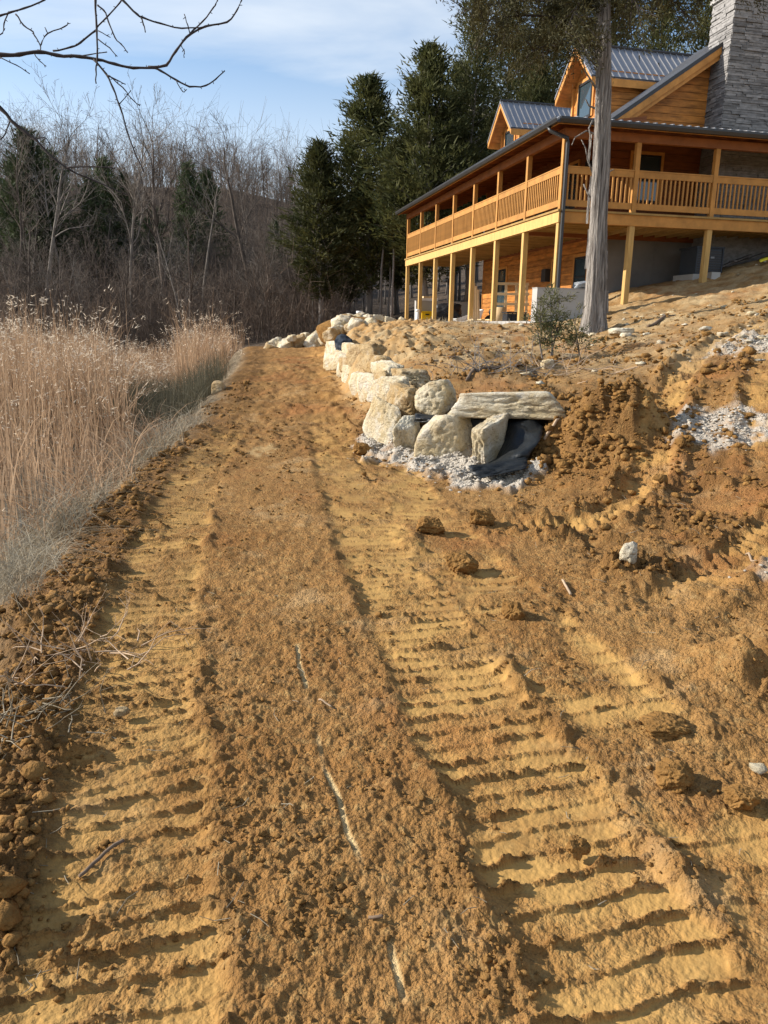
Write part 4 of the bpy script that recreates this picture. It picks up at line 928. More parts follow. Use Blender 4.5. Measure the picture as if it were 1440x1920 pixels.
def cedar(name, seed, h, wid, clear, label, m, trunk_m, nb=130, per=150, ll=.30, lw=.075, peak=.28, top=1.0, group=None, rad=.17, sparse=0.):
    rs = np.random.RandomState(seed); t = empty(name, label=label, category='cedar tree')
    if group: t['group'] = group
    MBt = MB(); pts = [(0+.12*math.sin(i*.9+seed)*(i > 0), .1*math.cos(i*1.3+seed)*(i > 0), -.3+(h*.97+.3)*i/9) for i in range(10)]
    MBt.tube(pts, [rad*(1.18 if i == 0 else 1)*(1-.92*i/9) for i in range(10)], 8); MBt.obj('trunk', trunk_m, t, True)
    E, C, D = [], [], []
    for i in range(nb):
        u = (i+rs.rand())/nb; u = u**.9; z = h*(clear+(1-clear)*u)
        prof = min(1, (u/peak)**.6) if u < peak else ((1-u)/(1-peak))**.75+.05
        Lb = wid*prof*rs.uniform(.55, 1.15)*(1 if rs.rand() > sparse else .45); az = i*2.399+rs.rand()*.8
        d = np.array([math.cos(az), math.sin(az), rs.uniform(.15, .75)+.5*u]); d /= np.linalg.norm(d); p0 = np.array([0, 0, z-.12*Lb]); q = p0+d*Lb
        E.append((p0, q, .028*h/13*(1.2-u), .008)); n = int(per*(.35+.65*prof)*rs.uniform(.6, 1.3))
        s = rs.uniform(.28, 1.06, n)**.75; cc = p0+s[:, None]*d*Lb; sub = rs.randint(0, 5, n); off = rs.randn(5, 3)*.30*Lb**.6; w = np.where(s > .35, 1, .5)
        C.append(cc+(off[sub]+rs.randn(n, 3)*.125*(.4+.35*wid))*w[:, None]*np.array([1, 1, .8])); D.append(d[None]*.8+off[sub]*.9+rs.randn(n, 3)*.5+np.array([0, 0, .35]))
    C = np.vstack(C); D = np.vstack(D); n = len(C)
    V, F_ = leaf_tris(C, D, ll*rs.uniform(.6, 1.5, n), lw*rs.uniform(.6, 1.5, n), rs)
    link('limbs', mesh_np('limbs', *prisms(E, 4)), trunk_m, t, True, kind='stuff'); link('crown', mesh_np('crown', V, F_), m, t); return t
def place(t, x, y, rz=0, sc=1., dz=0, label=None, group=None, tilt=(0, 0)):
    t.location = (x, y, gz(x, y)-.02+dz); t.rotation_euler = (tilt[0], tilt[1], rz); t.scale = (sc, sc, sc)
    if label: t['label'] = label
    if group: t['group'] = group
    return t
def top_z(y, d, x=720):                                          # height whose picture row is y for a tree rooted d metres off
    Y = at(720, 620, d)[1]; v = ray(720, y); return 1.6+v[2]*Y/v[1]
# cedars of the grove behind and left of the house
cv = [cedar('cedar_tree', 21, 15, 2.5, .14, '', MT['cedar'], MT['barkfar'], 150, 190),
      cedar('cedar_tree', 22, 13, 2.0, .18, '', MT['cedar'], MT['barkfar'], 130, 180),
      cedar('cedar_tree', 23, 19, 2.9, .22, '', MT['cedar'], MT['barkfar'], 120, 125, sparse=.5, peak=.4),
      cedar('cedar_tree', 24, 18, 2.2, .42, '', MT['cedar'], MT['barkfar'], 90, 130, sparse=.3, peak=.4)]
CH = [15, 13, 19, 18]; used = [False]*4
GR = 'cedars of the grove behind the house'
big = [(600, 42, 272, 1, 'bushy dark cedar at the left end of the grove, lowest of its row'), (690, 43, 148, 0, 'tall ragged dark cedar second from the left end of the grove'),
       (792, 40, 90, 0, 'broad pointed cedar standing just left of the porch roof end'), (655, 47, 385, 1, 'dark cedar half hidden behind the two leftmost cedars of the grove'),
       (745, 47, 320, 1, 'low bushy cedar filling the gap between the two tallest pointed cedars left of the porch'), (872, 41, -20, 2, 'very tall loose cedar rising behind the far dormer'), (930, 44, -60, 2, 'tall loose cedar behind the space between the two dormers'), (1010, 46, -120, 2, 'very tall cedar behind the near dormer ridge'), (985, 38, 120, 0, 'dense cedar directly behind the far dormer roof'),
       (1105, 42, -130, 2, 'tall cedar behind the near dormer roof, beside the foreground trunk'), (1195, 40, -110, 2, 'tall cedar behind the roof between the foreground trunk and the chimney'), (1270, 43, -120, 2, 'tall cedar behind the roof just left of the chimney'), (1370, 46, -160, 2, 'tall cedar behind the chimney'),
       (850, 48, 120, 0, 'dense cedar behind the broad pointed cedar and the porch end')]
rs = random.Random(9)
def get(k):
    if not used[k]: used[k] = True; return cv[k]
    return copy_tree(cv[k])
for x, d, y, k, lab in big:
    c = at(x, 600, d); g = gz(c[0], c[1]); t = get(k); s = (top_z(y, d, x)-g)/CH[k]
    place(t, c[0], c[1], rs.uniform(0, 6), s, label=lab, group=GR); wx = s*{600: 1.5, 690: 1.45, 792: 1.5, 655: 1.4, 745: 1.5}.get(x, 1.15); t.scale = (wx, wx, s)
for i in range(34):                                              # slender trunks of the grove, seen under the crowns and the deck
    x = rs.uniform(632, 765) if i < 14 else rs.uniform(765, 1000); d = rs.uniform(38, 62); c = at(x, 600, d)
    t = get(3); place(t, c[0], c[1], rs.uniform(0, 6), rs.uniform(.36, .52) if i < 14 else rs.uniform(.45, .7), label='slender bare trunked cedar standing in the shaded grove beyond the porch', group='slender cedars in the shade of the grove', tilt=(rs.uniform(-.03, .03), rs.uniform(-.05, .05)))

# the big cedar in front of the porch corner
def near_cedar():
    b = at(1113, 622, 13.9); gx, gy = b[0], b[1]; g = gz(gx, gy); rs = np.random.RandomState(4)
    t = empty('cedar_tree', (gx, gy, g), label='large cedar with shaggy grey bark in front of the porch corner', category='cedar tree')
    cen = [(1113, 624), (1116, 560), (1119, 480), (1122, 400), (1126, 320), (1129, 240), (1131, 160), (1131, 80), (1130, 0), (1126, -120), (1122, -240), (1118, -400)]
    wpx = [40, 35, 32, 31, 31, 30, 29, 28, 26, 23, 19, 12]
    n = 56; rows = []; v = np.linspace(0, 11, 120)
    for q in v:
        x = np.interp(q, range(12), [c[0] for c in cen]); y = np.interp(q, range(12), [c[1] for c in cen]); w = np.interp(q, range(12), wpx)
        k = ray(x, y); d = gy/k[1]; c = CAM+k*d; rows.append((c, w*d/FPX/2))
    V = []
    ths = np.arange(n)*2*np.pi/n
    for i, (c, r) in enumerate(rows):
        z = c[2]; fl = 1+.20*math.exp(-max(0, z-g)/.25)
        ru = .94 + .26*np.abs(perlin(ths*2.1+np.sin(ths)*1.5, np.full(n, z*.22))) + .12*perlin(ths*9/1.57, np.full(n, z*.5)) + .05*np.sin(ths*3+z*.5) - .06*(np.sin(ths*9+perlin(ths, np.full(n, z*.7))*3) > .75) + fl*.10*np.sin(ths*5+1)*math.exp(-max(0, z-g)/.35)
        for th, q in zip(ths, ru): V.append((c[0]-gx+math.cos(th)*r*q*fl, c[1]-gy+math.sin(th)*r*q*fl, z-g-(.15 if i == 0 else 0)))
    m = len(rows); i, j = np.meshgrid(np.arange(m-1), np.arange(n), indexing='ij')
    Q = np.stack([(i*n+j).ravel(), (i*n+(j+1) % n).ravel(), ((i+1)*n+(j+1) % n).ravel(), ((i+1)*n+j).ravel()], 1)
    link('trunk', mesh_np('trunk', V, Q), MT['bark'], t, True)
    loc = lambda p: np.array(p)-np.array([gx, gy, g])
    # loose strips of bark and dead stubs
    S = MB()
    for y, dx, ln in ((250, -14, .5), (300, 13, .5), (355, -16, .6), (430, -17, .7), (470, 16, .5), (500, -18, .45), (545, 17, .4), (395, 14, .5), (330, -13, .4)):
        a = at(1122+dx, y, 13.75); b2 = a+np.array([.02*np.sign(dx), -.05, -ln]); S.bar(loc(a), loc(b2), .045, .008)
    S.obj('bark_strip', MT['bark'], t)
    st = MB()
    for pts in ([(1122, 255), (1100, 245), (1078, 258), (1072, 272)], [(1118, 340), (1102, 300), (1098, 278), (1090, 262)], [(1120, 170), (1098, 135), (1092, 112), (1068, 96)], [(1125, 130), (1100, 105), (1075, 92)], [(1120, 385), (1103, 365), (1094, 345)], [(1120, 205), (1104, 198), (1098, 186)], [(1112, 225), (1104, 240), (1108, 262)], [(1132, 330), (1142, 322), (1150, 318)]):
        st.tube([loc(at(x, y, 13.75-.06*i)) for i, (x, y) in enumerate(pts)], [.022, .015, .011, .007][:len(pts)], 5)
    st.obj('dead_stub', MT['bark'], t, True)
    E, C, D = [], [], []
    # hanging live boughs: (start on trunk, tip px, droop)
    for k, (y0, tx, ty, dd) in enumerate([(60, 900, 40, -1.0), (20, 870, 20, .8), (90, 985, 105, -1.4), (40, 960, 120, 1.0), (-60, 930, -60, -2), (-40, 1230, 20, -1.2), (-90, 1320, -20, .5), (-60, 1290, 30, 1.2), (-80, 1250, -90, -2), (-40, 1060, 60, -2.2), (-150, 1000, -120, 2), (-200, 1180, -160, -1), (-260, 1060, -260, 1), (-100, 850, -40, 1.5), (30, 1100, 110, -1.6), (-30, 1200, 20, -2.4), (70, 880, 95, .2), (-10, 1010, 40, -.4), (50, 1010, 50, -.2), (-60, 1400, -40, .4), (-120, 1180, 10, .4), (10, 1060, 40, .6)]):
        a = loc(at(1130, y0, 13.9)); b2 = loc(at(tx, ty, 13.9+dd)); mid = (a+b2)/2+np.array([0, 0, .35]); P = [a*(1-u)**2+2*mid*u*(1-u)+b2*u*u for u in np.linspace(0, 1, 7)]
        for i in range(6): E.append((P[i], P[i+1], .035*(1-i/7), .035*(1-(i+1)/7)))
        L = np.linalg.norm(b2-a)
        for j in range(int(9+L*4)):
            u = rs.uniform(.22, 1.0); i = min(int(u*6), 5); p = P[i]+(P[i+1]-P[i])*(u*6-i); dv = (b2-a)/L*.5+rs.randn(3)*.6+np.array([0, 0, -.15]); dv /= np.linalg.norm(dv); ln = rs.uniform(.3, .8)
            E.append((p, p+dv*ln, .010, .004)); nn = rs.randint(90, 190); s = rs.uniform(.1, 1.05, nn)
            C.append(p+s[:, None]*dv*ln+rs.randn(nn, 3)*.085); D.append(dv*.7+rs.randn(nn, 3)*.55)
    C = np.vstack(C); D = np.vstack(D); nn = len(C); V, F_ = leaf_tris(C, D, rs.uniform(.05, .12, nn), rs.uniform(.012, .026, nn), rs)
    link('limbs', mesh_np('limbs', *prisms(E, 5)), MT['twig'], t, True, kind='stuff'); link('crown', mesh_np('crown', V, F_), MT['cedarN'], t)
near_cedar()

# ------------------------------------------------------------------ bare woods across the pond
WG = 'bare trees crowding the woods across the pond'; WL = 'bare grey brown tree in the crowded woods across the pond, below the skyline crowns'
var = [bare_tree('bare_tree', 31, MT['bare'], WL, 'tree', None, WG, h=11, r=.13, clear=.25, limit=2200), bare_tree('bare_tree', 32, MT['bare'], WL, 'tree', None, WG, h=9, r=.09, clear=.15, limit=1900, stems=2),
       bare_tree('bare_tree', 33, MT['bareL'], WL, 'tree', None, WG, h=10, r=.08, clear=.3, limit=1500), bare_tree('bare_tree', 34, MT['bare'], WL, 'tree', None, WG, h=12, r=.15, clear=.35, limit=2400), bare_tree('bare_tree', 35, MT['bare'], WL, 'tree', None, WG, h=7, r=.06, clear=.1, limit=1600, stems=3)]
vused = [False]*5; nprs = np.random.RandomState(77)
spots = []
tries = 0
while len(spots) < 250 and tries < 5000:
    tries += 1; d = (nprs.uniform(44, 95) if len(spots) < 190 else nprs.uniform(85, 118)) if len(spots) > 90 else nprs.uniform(42, 60); x = nprs.uniform(-60, 640) if len(spots) % 3 else nprs.uniform(330, 620); c = at(x, 640, d)
    if all((c[0]-a)**2+(c[1]-b)**2 > 1.6**2 for a, b in spots): spots.append((c[0], c[1]))
for i, (x, y) in enumerate(spots):
    k = i % 5; t = var[k] if not vused[k] else copy_tree(var[k]); vused[k] = True
    place(t, x, y, nprs.uniform(0, 6.28), (.76 if x/y > -.24 else .88)*nprs.uniform(.65, 1.0)*(.95 if y < 60 else .85 if y < 85 else 1.05))
# the tall ones against the sky, each told apart
sky_trees = [(165, 50, 145, 41, 12.5, dict(h=15, r=.16, clear=.5, limit=2600), 'tall slim bare tree left of the overhanging branch, against the clouds', 'bareL'), (255, 55, 210, 42, 12, dict(h=14, r=.13, clear=.5, limit=2200), 'bare tree with a narrow crown standing second from the left on the skyline', 'bareL'),
             (625/2+2, 48, 145, 43, 15, dict(h=15, r=.20, clear=.34, limit=4200, spread=.8), 'largest bare tree on the skyline, its wide crown just below the overhanging branch', 'bare'), (255, 46, 165, 47, 14, dict(h=15, r=.14, clear=.4, limit=2400, spread=.7), 'leaning bare tree whose crown touches the left side of the largest one', 'bareL'),
             (480, 52, 232, 44, 13, dict(h=14, r=.19, clear=.33, limit=4200, spread=.95), 'broad spreading bare tree standing alone on the skyline left of the cedars', 'bare'), (382, 50, 268, 45, 12, dict(h=12, r=.12, clear=.7, limit=300), 'dead snag with a forked broken top between the two widest bare trees', 'bareL'),
             (575, 62, 262, 46, 13, dict(h=13, r=.10, clear=.4, limit=2600), 'faint far bare tree next to the leftmost cedar', 'bareL'), (85, 52, 190, 48, 13, dict(h=14, r=.13, clear=.5, limit=1800), 'bare tree at the left edge of the skyline above the dark cedar', 'bare')]
for x, d, y, sd, hh, kw, lab, mm in sky_trees:
    if x < 200: x = {165: 88, 85: 40}[x]
    if sd == 42: x = 132
    t = bare_tree('bare_tree', sd, MT[mm], lab, 'tree', **kw); c = at(x, 640, d)
    zs = max((e.co.z for ch in t.children for e in ch.data.vertices)); g = gz(c[0], c[1]); place(t, c[0], c[1], sd, (top_z(y, d, x)-g)/zs)
# dark cedars inside the woods
fc = cedar('cedar_tree', 51, 9, 1.7, .06, '', MT['farcedar'], MT['bare'], 80, 90, .34, .10)
first = True
for x, y, d in ((85, 262, 56), (120, 300, 58), (215, 312, 60), (250, 340, 60), (365, 318, 62), (400, 330, 64), (60, 320, 57), (190, 345, 58), (520, 420, 66), (20, 350, 60), (300, 400, 58)):
    t = fc if first else copy_tree(fc); first = False; c = at(x, 640, d); g = gz(c[0], c[1]); place(t, c[0], c[1], x, (top_z(y, d, x)-g)/9., label='dark evergreen cedar standing among the bare trees of the woods', group='dark cedars among the bare trees of the woods')
# undergrowth: one tangled mass of stems
def thicket():
    rs = np.random.RandomState(61); E = []
    n = 5200; d = np.where(rs.rand(n) < .5, rs.uniform(41, 58, n), rs.uniform(58, 118, n)); x = rs.uniform(-80, 640, n)
    P = np.array([at(a, 640, b) for a, b in zip(x, d)]); P[:, 2] = ground(P[:, 0], P[:, 1], False)
    for p, dd in zip(P, d):
        L = rs.uniform(1.2, 4.4)*(1+.6*(dd > 60)+.5*(dd > 85)); v = np.array([rs.randn()*.35, rs.randn()*.35, 1]); v /= np.linalg.norm(v); r = rs.uniform(.010, .026)*(1+.5*(dd > 75))
        q = p
        for k in range(3):
            v = v+rs.randn(3)*.22; v /= np.linalg.norm(v); e = q+v*L/3; E.append((q, e, r*(1-.3*k), r*(.7-.25*k)))
            for _ in range(2):
                w = v+rs.randn(3)*.7; w /= np.linalg.norm(w); E.append((e, e+w*L*rs.uniform(.15, .4), r*.5, r*.22))
            q = e
    return prisms(E, 3)
link('thicket', mesh_np('thicket', *thicket()), MT['brush'], None, kind='stuff', label='tangled brown undergrowth filling the woods across the pond')

# ------------------------------------------------------------------ branch reaching in from a tree beside the camera
def overhang():
    t = empty('bare_tree', (-4.6, -2.6, gz(-4.6, -2.6)), label='bare tree left of the view whose thin branches reach across the top left sky', category='tree')
    o = np.array(t.location); L = lambda x, y, d: at(x, y, d)-o
    MB().tube([(0, 0, -.3), (.05, .1, 1.5), (.1, .2, 3), (.0, .3, 4.5), (-.1, .3, 5.8), (-.5, .2, 8)], [.17, .14, .12, .08, .05, .02], 10).obj('trunk', MT['twig'], t, True)
    D = 3.0
    lines = [([(-420, 130), (-150, 108), (0, 103), (35, 103), (75, 97), (105, 104), (150, 106), (180, 111), (215, 120), (250, 127), (285, 127), (300, 133), (330, 150), (355, 162), (385, 161), (405, 148), (422, 132)], 4.2, 1.0),
             ([(278, 127), (312, 122), (330, 95), (350, 70), (385, 50), (425, 42), (445, 20), (452, 2), (470, -40)], 2.6, 1.0), ([(352, 68), (365, 55), (380, 40), (400, 15), (407, 2), (412, -30)], 1.6, 1.0), ([(356, 63), (352, 48), (345, 27)], 1.2, .8),
             ([(215, -30), (230, 0), (258, 28), (268, 33), (300, 44), (340, 53), (386, 50)], 2.4, 1.1), ([(265, 33), (269, 46), (273, 60)], 1.6, 1.0), ([(180, -40), (179, 0), (181, 50), (182, 108), (180, 130), (180, 156)], 2.4, 1.1),
             ([(181, 55), (150, 80), (135, 88), (100, 96)], 1.8, 1.6), ([(181, 52), (200, 33), (225, 4), (240, -20)], 1.5, 1.2), ([(183, 10), (195, 20), (203, 40), (215, 70), (228, 84), (240, 98)], 1.7, .9), ([(184, 74), (205, 90), (220, 106)], 1.2, .8), ([(184, 58), (207, 70)], 1.0, .7),
             ([(-60, 40), (0, 29), (20, 23), (45, 16), (85, -1)], 2.0, 1.5), ([(30, 27), (45, 48), (62, 60), (65, 68), (76, 85), (74, 97)], 1.5, 1.0), ([(76, 84), (90, 62), (122, 50), (128, 43)], 1.2, 1.0), ([(90, 62), (84, 52)], .9, .7), ([(15, 23), (8, 45), (5, 62), (-20, 70)], 1.3, .9), ([(0, 108), (30, 122), (56, 138)], 1.1, .8), ([(65, 102), (75, 115), (86, 124)], 1.0, .8), ([(345, 108), (345, 92)], .8, .6), ([(130, 108), (165, 103), (200, 98)], 1.2, .9), ([(340, 85), (346, 97)], .9, .7),
             ([(176, 112), (200, 140), (212, 165), (225, 200), (240, 250), (255, 290), (270, 322)], 2.0, 1.2), ([(200, 140), (218, 150), (236, 158)], 1.6, .8), ([(205, 142), (230, 165), (250, 188), (262, 198)], 1.2, .8), ([(225, 195), (245, 170)], .9, .7), ([(330, 150), (342, 172), (350, 168)], 1.0, .7), ([(385, 52), (392, 44)], .8, .6),
             ([(-200, 60), (-60, 150), (0, 203), (30, 235), (50, 250), (66, 262), (100, 296), (130, 318), (180, 340), (240, 366)], 4.4, .8), ([(60, 262), (85, 258), (95, 272)], 1.2, .7), ([(125, 314), (165, 312), (215, 315)], 1.6, .9), ([(20, 222), (10, 250), (0, 262)], 1.4, 1.0), ([(0, 108), (-40, 120), (-90, 118)], 1.4, 1.2)]
    b = MB(); rs = random.Random(2)
    for li, (pts, r0, r1) in enumerate(lines):
        dd = D + (0 if li in (0, 1, 2, 3) else rs.uniform(-.08, .08)); P = smooth_line([(x, y) for x, y in pts], 3); n = len(P)
        b.tube([L(x+rs.uniform(-.8, .8), y+rs.uniform(-.8, .8), dd) for x, y in P], [(r0+(r1-r0)*i/(n-1))*dd/FPX*(1.18 if i % 3 == 0 else .95) for i in range(n)], 5)
        for i in range(2, n-1, 3):                              # buds
            x, y = P[i]; a = rs.uniform(0, 6.28); b.tube([L(x, y, dd), L(x+5*math.cos(a), y+5*math.sin(a), dd)], [.9*dd/FPX, .5*dd/FPX], 4)
    b.tube([np.array((.05, .3, 4.4)), L(-1000, 120, 2.2), L(-420, 130, D)], [.06, .03, 4.4*D/FPX], 6)
    b.tube([np.array((.05, .3, 4.9)), L(-800, -60, 2.3), L(-200, 60, D)], [.05, .03, 4.4*D/FPX], 6)
    b.obj('branch', MT['twig'], t, True)
overhang()

# ------------------------------------------------------------------ reeds, sedge, straw
def blades(name, m, P, H, W, lean, seed, label, nseg=5, droop=.6, dirs=None, spread=None):
    """bent ribbons standing at P"""
    rs = np.random.RandomState(seed); n = len(P); az = rs.rand(n)*6.283 if dirs is None else dirs; t = np.linspace(0, 1, nseg+1)
    ln = lean*np.abs(rs.randn(n)) if spread is None else spread
    hx = ln[:, None]*H[:, None]*(t[None]**1.6)*(1+droop*t[None]**3); hz = H[:, None]*(t[None]-.12*t[None]**4*(ln[:, None] > .15)-.35*droop*ln[:, None]*t[None]**5)
    cx = P[:, 0, None]+np.cos(az)[:, None]*hx; cy = P[:, 1, None]+np.sin(az)[:, None]*hx; cz = P[:, 2, None]+hz
    wa = rs.rand(n)*6.283; w = W[:, None]*(1-.85*t[None]**2)/2; ox = np.cos(wa)[:, None]*w; oy = np.sin(wa)[:, None]*w
    V = np.stack([np.stack([cx-ox, cy-oy, cz], -1), np.stack([cx+ox, cy+oy, cz], -1)], 2).reshape(-1, 3)
    k = np.arange(nseg); q = np.stack([2*k, 2*k+1, 2*k+3, 2*k+2], 1); F_ = (q[None]+(np.arange(n)*2*(nseg+1))[:, None, None]).reshape(-1, 4)
    return link(name, mesh_np(name, V, F_), m, None, True, kind='stuff', label=label), np.stack([cx[:, -1], cy[:, -1], cz[:, -1]], 1), az
rs = np.random.RandomState(70)
def reed_bed(n):
    y = rs.uniform(5.2, 40, n); x = path_l(y)-rs.uniform(.9, 13, n)**1.0-.25*fbm(y*.8, y*0, 2)
    dens = np.clip(1.25-.9*sstep(-.15, .45, fbm(x*.35+3, y*.35, 2)), .12, 1)
    gap = (x > -.345*y+.10*np.sin(y*2.1)) & (y < 20.5) & (y > 6.5)
    vis = np.abs(x/y) < .62
    k = (rs.rand(n) < dens) & ~gap & vis & (x > -24) & ((y < 27) | (rs.rand(n) < .75))
    return np.stack([x[k], y[k], ground(x[k], y[k], False)], 1)
P = reed_bed(26000); edge = path_l(P[:, 1])-P[:, 0]
hh = (np.where(P[:, 1] < 21, .80+.92*sstep(.7, 3.6, edge), 1.45)+.28*rs.randn(len(P)))*np.where(P[:, 1] > 20, .98, 1.06); hh = np.clip(hh-P[:, 2].clip(-1.2, 1)*.72, .7, 2.95)
hh = hh*(1+.42*fbm(P[:, 0]*.55, P[:, 1]*.55, 3))*np.where((P[:, 1] > 22) & (P[:, 0]/P[:, 1] > -.275), 1.14, 1)*np.where((P[:, 1] > 19) & (np.abs(P[:, 0]/P[:, 1]+.325) < .05), .62, 1); hh = np.where(P[:, 1] > 30, hh*.82, hh)*.96
_, tip, az = blades('cattails', MT['reed'], P, hh, rs.uniform(.006, .019, len(P))*(1+.02*P[:, 1]), .20, 71, 'dense stand of dry tan cattail reeds along the pond edge')
k = rs.rand(len(P)) < .30; tp = tip[k]; a2 = az[k]; n = len(tp)
pl = [(tp-np.array([0, 0, .05])+rs.randn(n, 3)*.045, np.stack([np.cos(a2)*.8, np.sin(a2)*.8, .15+.5*rs.randn(n)], 1)+rs.randn(n, 3)*.25) for _ in range(4)]
V, F_ = leaf_tris(np.vstack([c for c, _ in pl]), np.vstack([d for _, d in pl]), rs.uniform(.05, .14, 4*n)*np.tile(np.clip(tp[:, 1]/15, .45, 1.1), 4), rs.uniform(.010, .024, 4*n)*np.tile(np.clip(tp[:, 1]/15, .4, 1.1), 4), rs)
link('reed_plumes', mesh_np('reed_plumes', V, F_), MT['plume'], None, kind='stuff', label='pale feathery seed heads on top of the cattail reeds')
n = 5200; x = -5.0+1.25*rs.randn(n); y = 17.3+2.0*rs.randn(n); k = (x < path_l(y)-.45) & (np.abs(x/y) < .6); x, y = x[k], y[k]
P = np.stack([x, y, np.maximum(ground(x, y, False), -.62)], 1)
blades('sedge_clump', MT['sedge'], P, rs.uniform(.6, 1.15, len(P)), rs.uniform(.007, .013, len(P)), .30, 73, 'dark olive grey sedge growing at the water between the cattails and the track')
n = 6000; y = np.exp(rs.uniform(np.log(4.0), np.log(14), n)); x = path_l(y)-.06-np.abs(rs.randn(n))*.8*np.clip(y/6, .5, 1.3); k = rs.rand(n) < np.clip(.05+1.2*fbm(x*1.3, y*1.3, 2)+.75*(y < 6.5)*(y > 4)+.5*(y > 8)*(y < 12), .03, 1); x, y = x[k], y[k]; P = np.stack([x, y, ground(x, y, False)+.01], 1)
dd = rs.uniform(0, 6.283, len(P)); blades('flattened_straw', MT['thatch'], P, rs.uniform(.10, .42, len(P))*np.clip(y/5, .4, 1.3), rs.uniform(.003, .007, len(P))*np.clip(y/5, .6, 1.5), .3, 74, 'flattened pale straw and dead grass along the left edge of the track', 5, .9, dd, rs.uniform(.4, 1.6, len(P)))
n = 700; y = rs.uniform(5.5, 18, n); x = np.minimum(path_l(y)-rs.uniform(.25, 1.2, n), -.33*y+rs.uniform(-.3, .35, n)); P = np.stack([x, y, ground(x, y, False)], 1)
blades('bent_reeds', MT['reed'], P, rs.uniform(.4, .95, n), rs.uniform(.007, .014, n), .3, 75, 'broken cattail stalks leaning over toward the track', 6, .8, rs.uniform(0, 6.283, n), rs.uniform(.35, 1.3, n))
# weeds on the bank under the house
n = 2600; s_ = rs.uniform(-1, 15, n); t_ = -rs.uniform(.45, 2.6, n); P = np.array([hw(a, b) for a, b in zip(s_, t_)]); P[:, 2] = ground(P[:, 0], P[:, 1], False); P = P[(rs.rand(n) < np.clip(.35+fbm(P[:, 0]*.9, P[:, 1]*.9, 2), .05, 1))]
blades('dry_weeds', MT['thatch'], P, rs.uniform(.06, .22, len(P)), rs.uniform(.006, .012, len(P)), .8, 76, 'thin dry weeds on the bank below the patio', 3)
# young cedar below the corner, sparse
def sapling():
    c = ray_ground(1035, 668, 9, 17, .03); t = empty('cedar_sapling', tuple(c), label='sparse young cedar bush growing on the bank left of the big cedar trunk', category='bush'); r = np.random.RandomState(81); E, C, D = [], [], []
    hgt = 118/FPX*float((c-CAM) @ CF)
    for s in range(4):
        b = np.array([r.randn()*.12, r.randn()*.1, -.05]); tp = np.array([(-.40, -.08, .16, .42)[s]*hgt*.62, r.randn()*.15, hgt*(.82, 1.0, .9, .6)[s]]); E += [(b, (b+tp)/2+r.randn(3)*.03, .014, .010), ((b+tp)/2, tp, .010, .004)]
        for j in range(24):
            u = r.uniform(.15, 1); p = b+(tp-b)*u; dv = r.randn(3)*np.array([1, 1, .35])+np.array([0, 0, .45]); dv /= np.linalg.norm(dv); ln = r.uniform(.15, .42)*(1.2-u*.6); E.append((p, p+dv*ln, .005, .002)); n = 26; q = r.uniform(.25, 1.05, n); C.append(p+q[:, None]*dv*ln+r.randn(n, 3)*.03); D.append(dv+r.randn(n, 3)*.5)
    C = np.vstack(C); D = np.vstack(D); V, F_ = leaf_tris(C, D, r.uniform(.04, .10, len(C)), r.uniform(.010, .022, len(C)), r)
    link('stems', mesh_np('stems', *prisms(E, 5)), MT['barkfar'], t, kind='stuff'); link('foliage', mesh_np('foliage', V, F_), MT['sapling'], t)
sapling()
# brush pile of dead twigs
def twigs(name, x, y, w, n, seed, label, m, L0=.5, r0=.006, d0=7, d1=18):
    r = np.random.RandomState(seed); E = []; c0 = ray_ground(x, y, d0, d1, .03); t = empty(name, tuple(c0), label=label, category='brush')
    for i in range(n):
        a = r.randn(2)*w; p = np.array([a[0], a[1]*.7, 0]); p[2] = gz(c0[0]+p[0], c0[1]+p[1])-c0[2]+.02
        v = r.randn(3)*np.array([1, .7, .45])+np.array([0, 0, .35]); v /= np.linalg.norm(v)
        for k in range(4):
            q = p+v*L0*r.uniform(.15, .45); E.append((p, q, r0*(1-.2*k), r0*(.8-.2*k))); v = v+r.randn(3)*.3; v /= np.linalg.norm(v)
            if r.rand() < .6: w2 = v+r.randn(3)*.6; E.append((q, q+w2*L0*.25, r0*.4, r0*.2))
            p = q
    link('stems', mesh_np('stems', *prisms(E, 4)), m, t, kind='stuff')
twigs('brush_pile', 930, 690, .45, 60, 91, 'tangle of thin dead twigs on the bank behind the capstone slab', MT['barkfar'])
twigs('brush_pile', 1090, 700, .4, 26, 92, 'few dry twigs scattered below the big cedar trunk', MT['stick'])
twigs('brush_pile', 130, 1240, .18, 36, 93, 'small heap of sticks and dead stems on the left edge of the track', MT['stick'], .22, .004, 2, 6)
twigs('brush_pile', 60, 1360, .14, 30, 94, 'dry roots and stems at the left edge of the foreground', MT['thatch'], .18, .003, 2, 6)
def stick(pts, r, label, m='stick', lift=.01, d0=1.2, d1=16):
    W = [ray_ground(x, y, d0, d1, .01) for x, y in pts]; o = W[0]; t = MB().tube([np.array([p[0], p[1], gz(p[0], p[1])+lift+r*.5])-o for p in smooth_line([tuple(w) for w in W], 3)], r, 5).obj('dry_stick', MT[m], None, True, label=label, category='stick'); t.location = o
stick([(350, 1632), (395, 1600), (455, 1560), (520, 1530)][:0] or [(148, 1630), (185, 1598), (215, 1580), (232, 1570)], .006, 'forked dark twig lying across the left crawler print', 'root')
stick([(1018, 858), (1040, 842), (1068, 822)], .016, 'pale straight stick on the dirt pile right of the black fabric')
stick([(875, 712), (882, 700), (905, 692), (940, 688)], .022, 'curved grey branch lying on the bank above the capstone slab', 'root')
stick([(1098, 598), (1130, 596), (1175, 594)][:0] or [(1215, 612), (1240, 602), (1262, 592)], .03, 'grey brown root lying on the slope right of the big cedar trunk', 'root')
stick([(1055, 1085), (1062, 1100), (1070, 1114)], .008, 'short pale splinter stuck in the clay below the lone yellow stone')
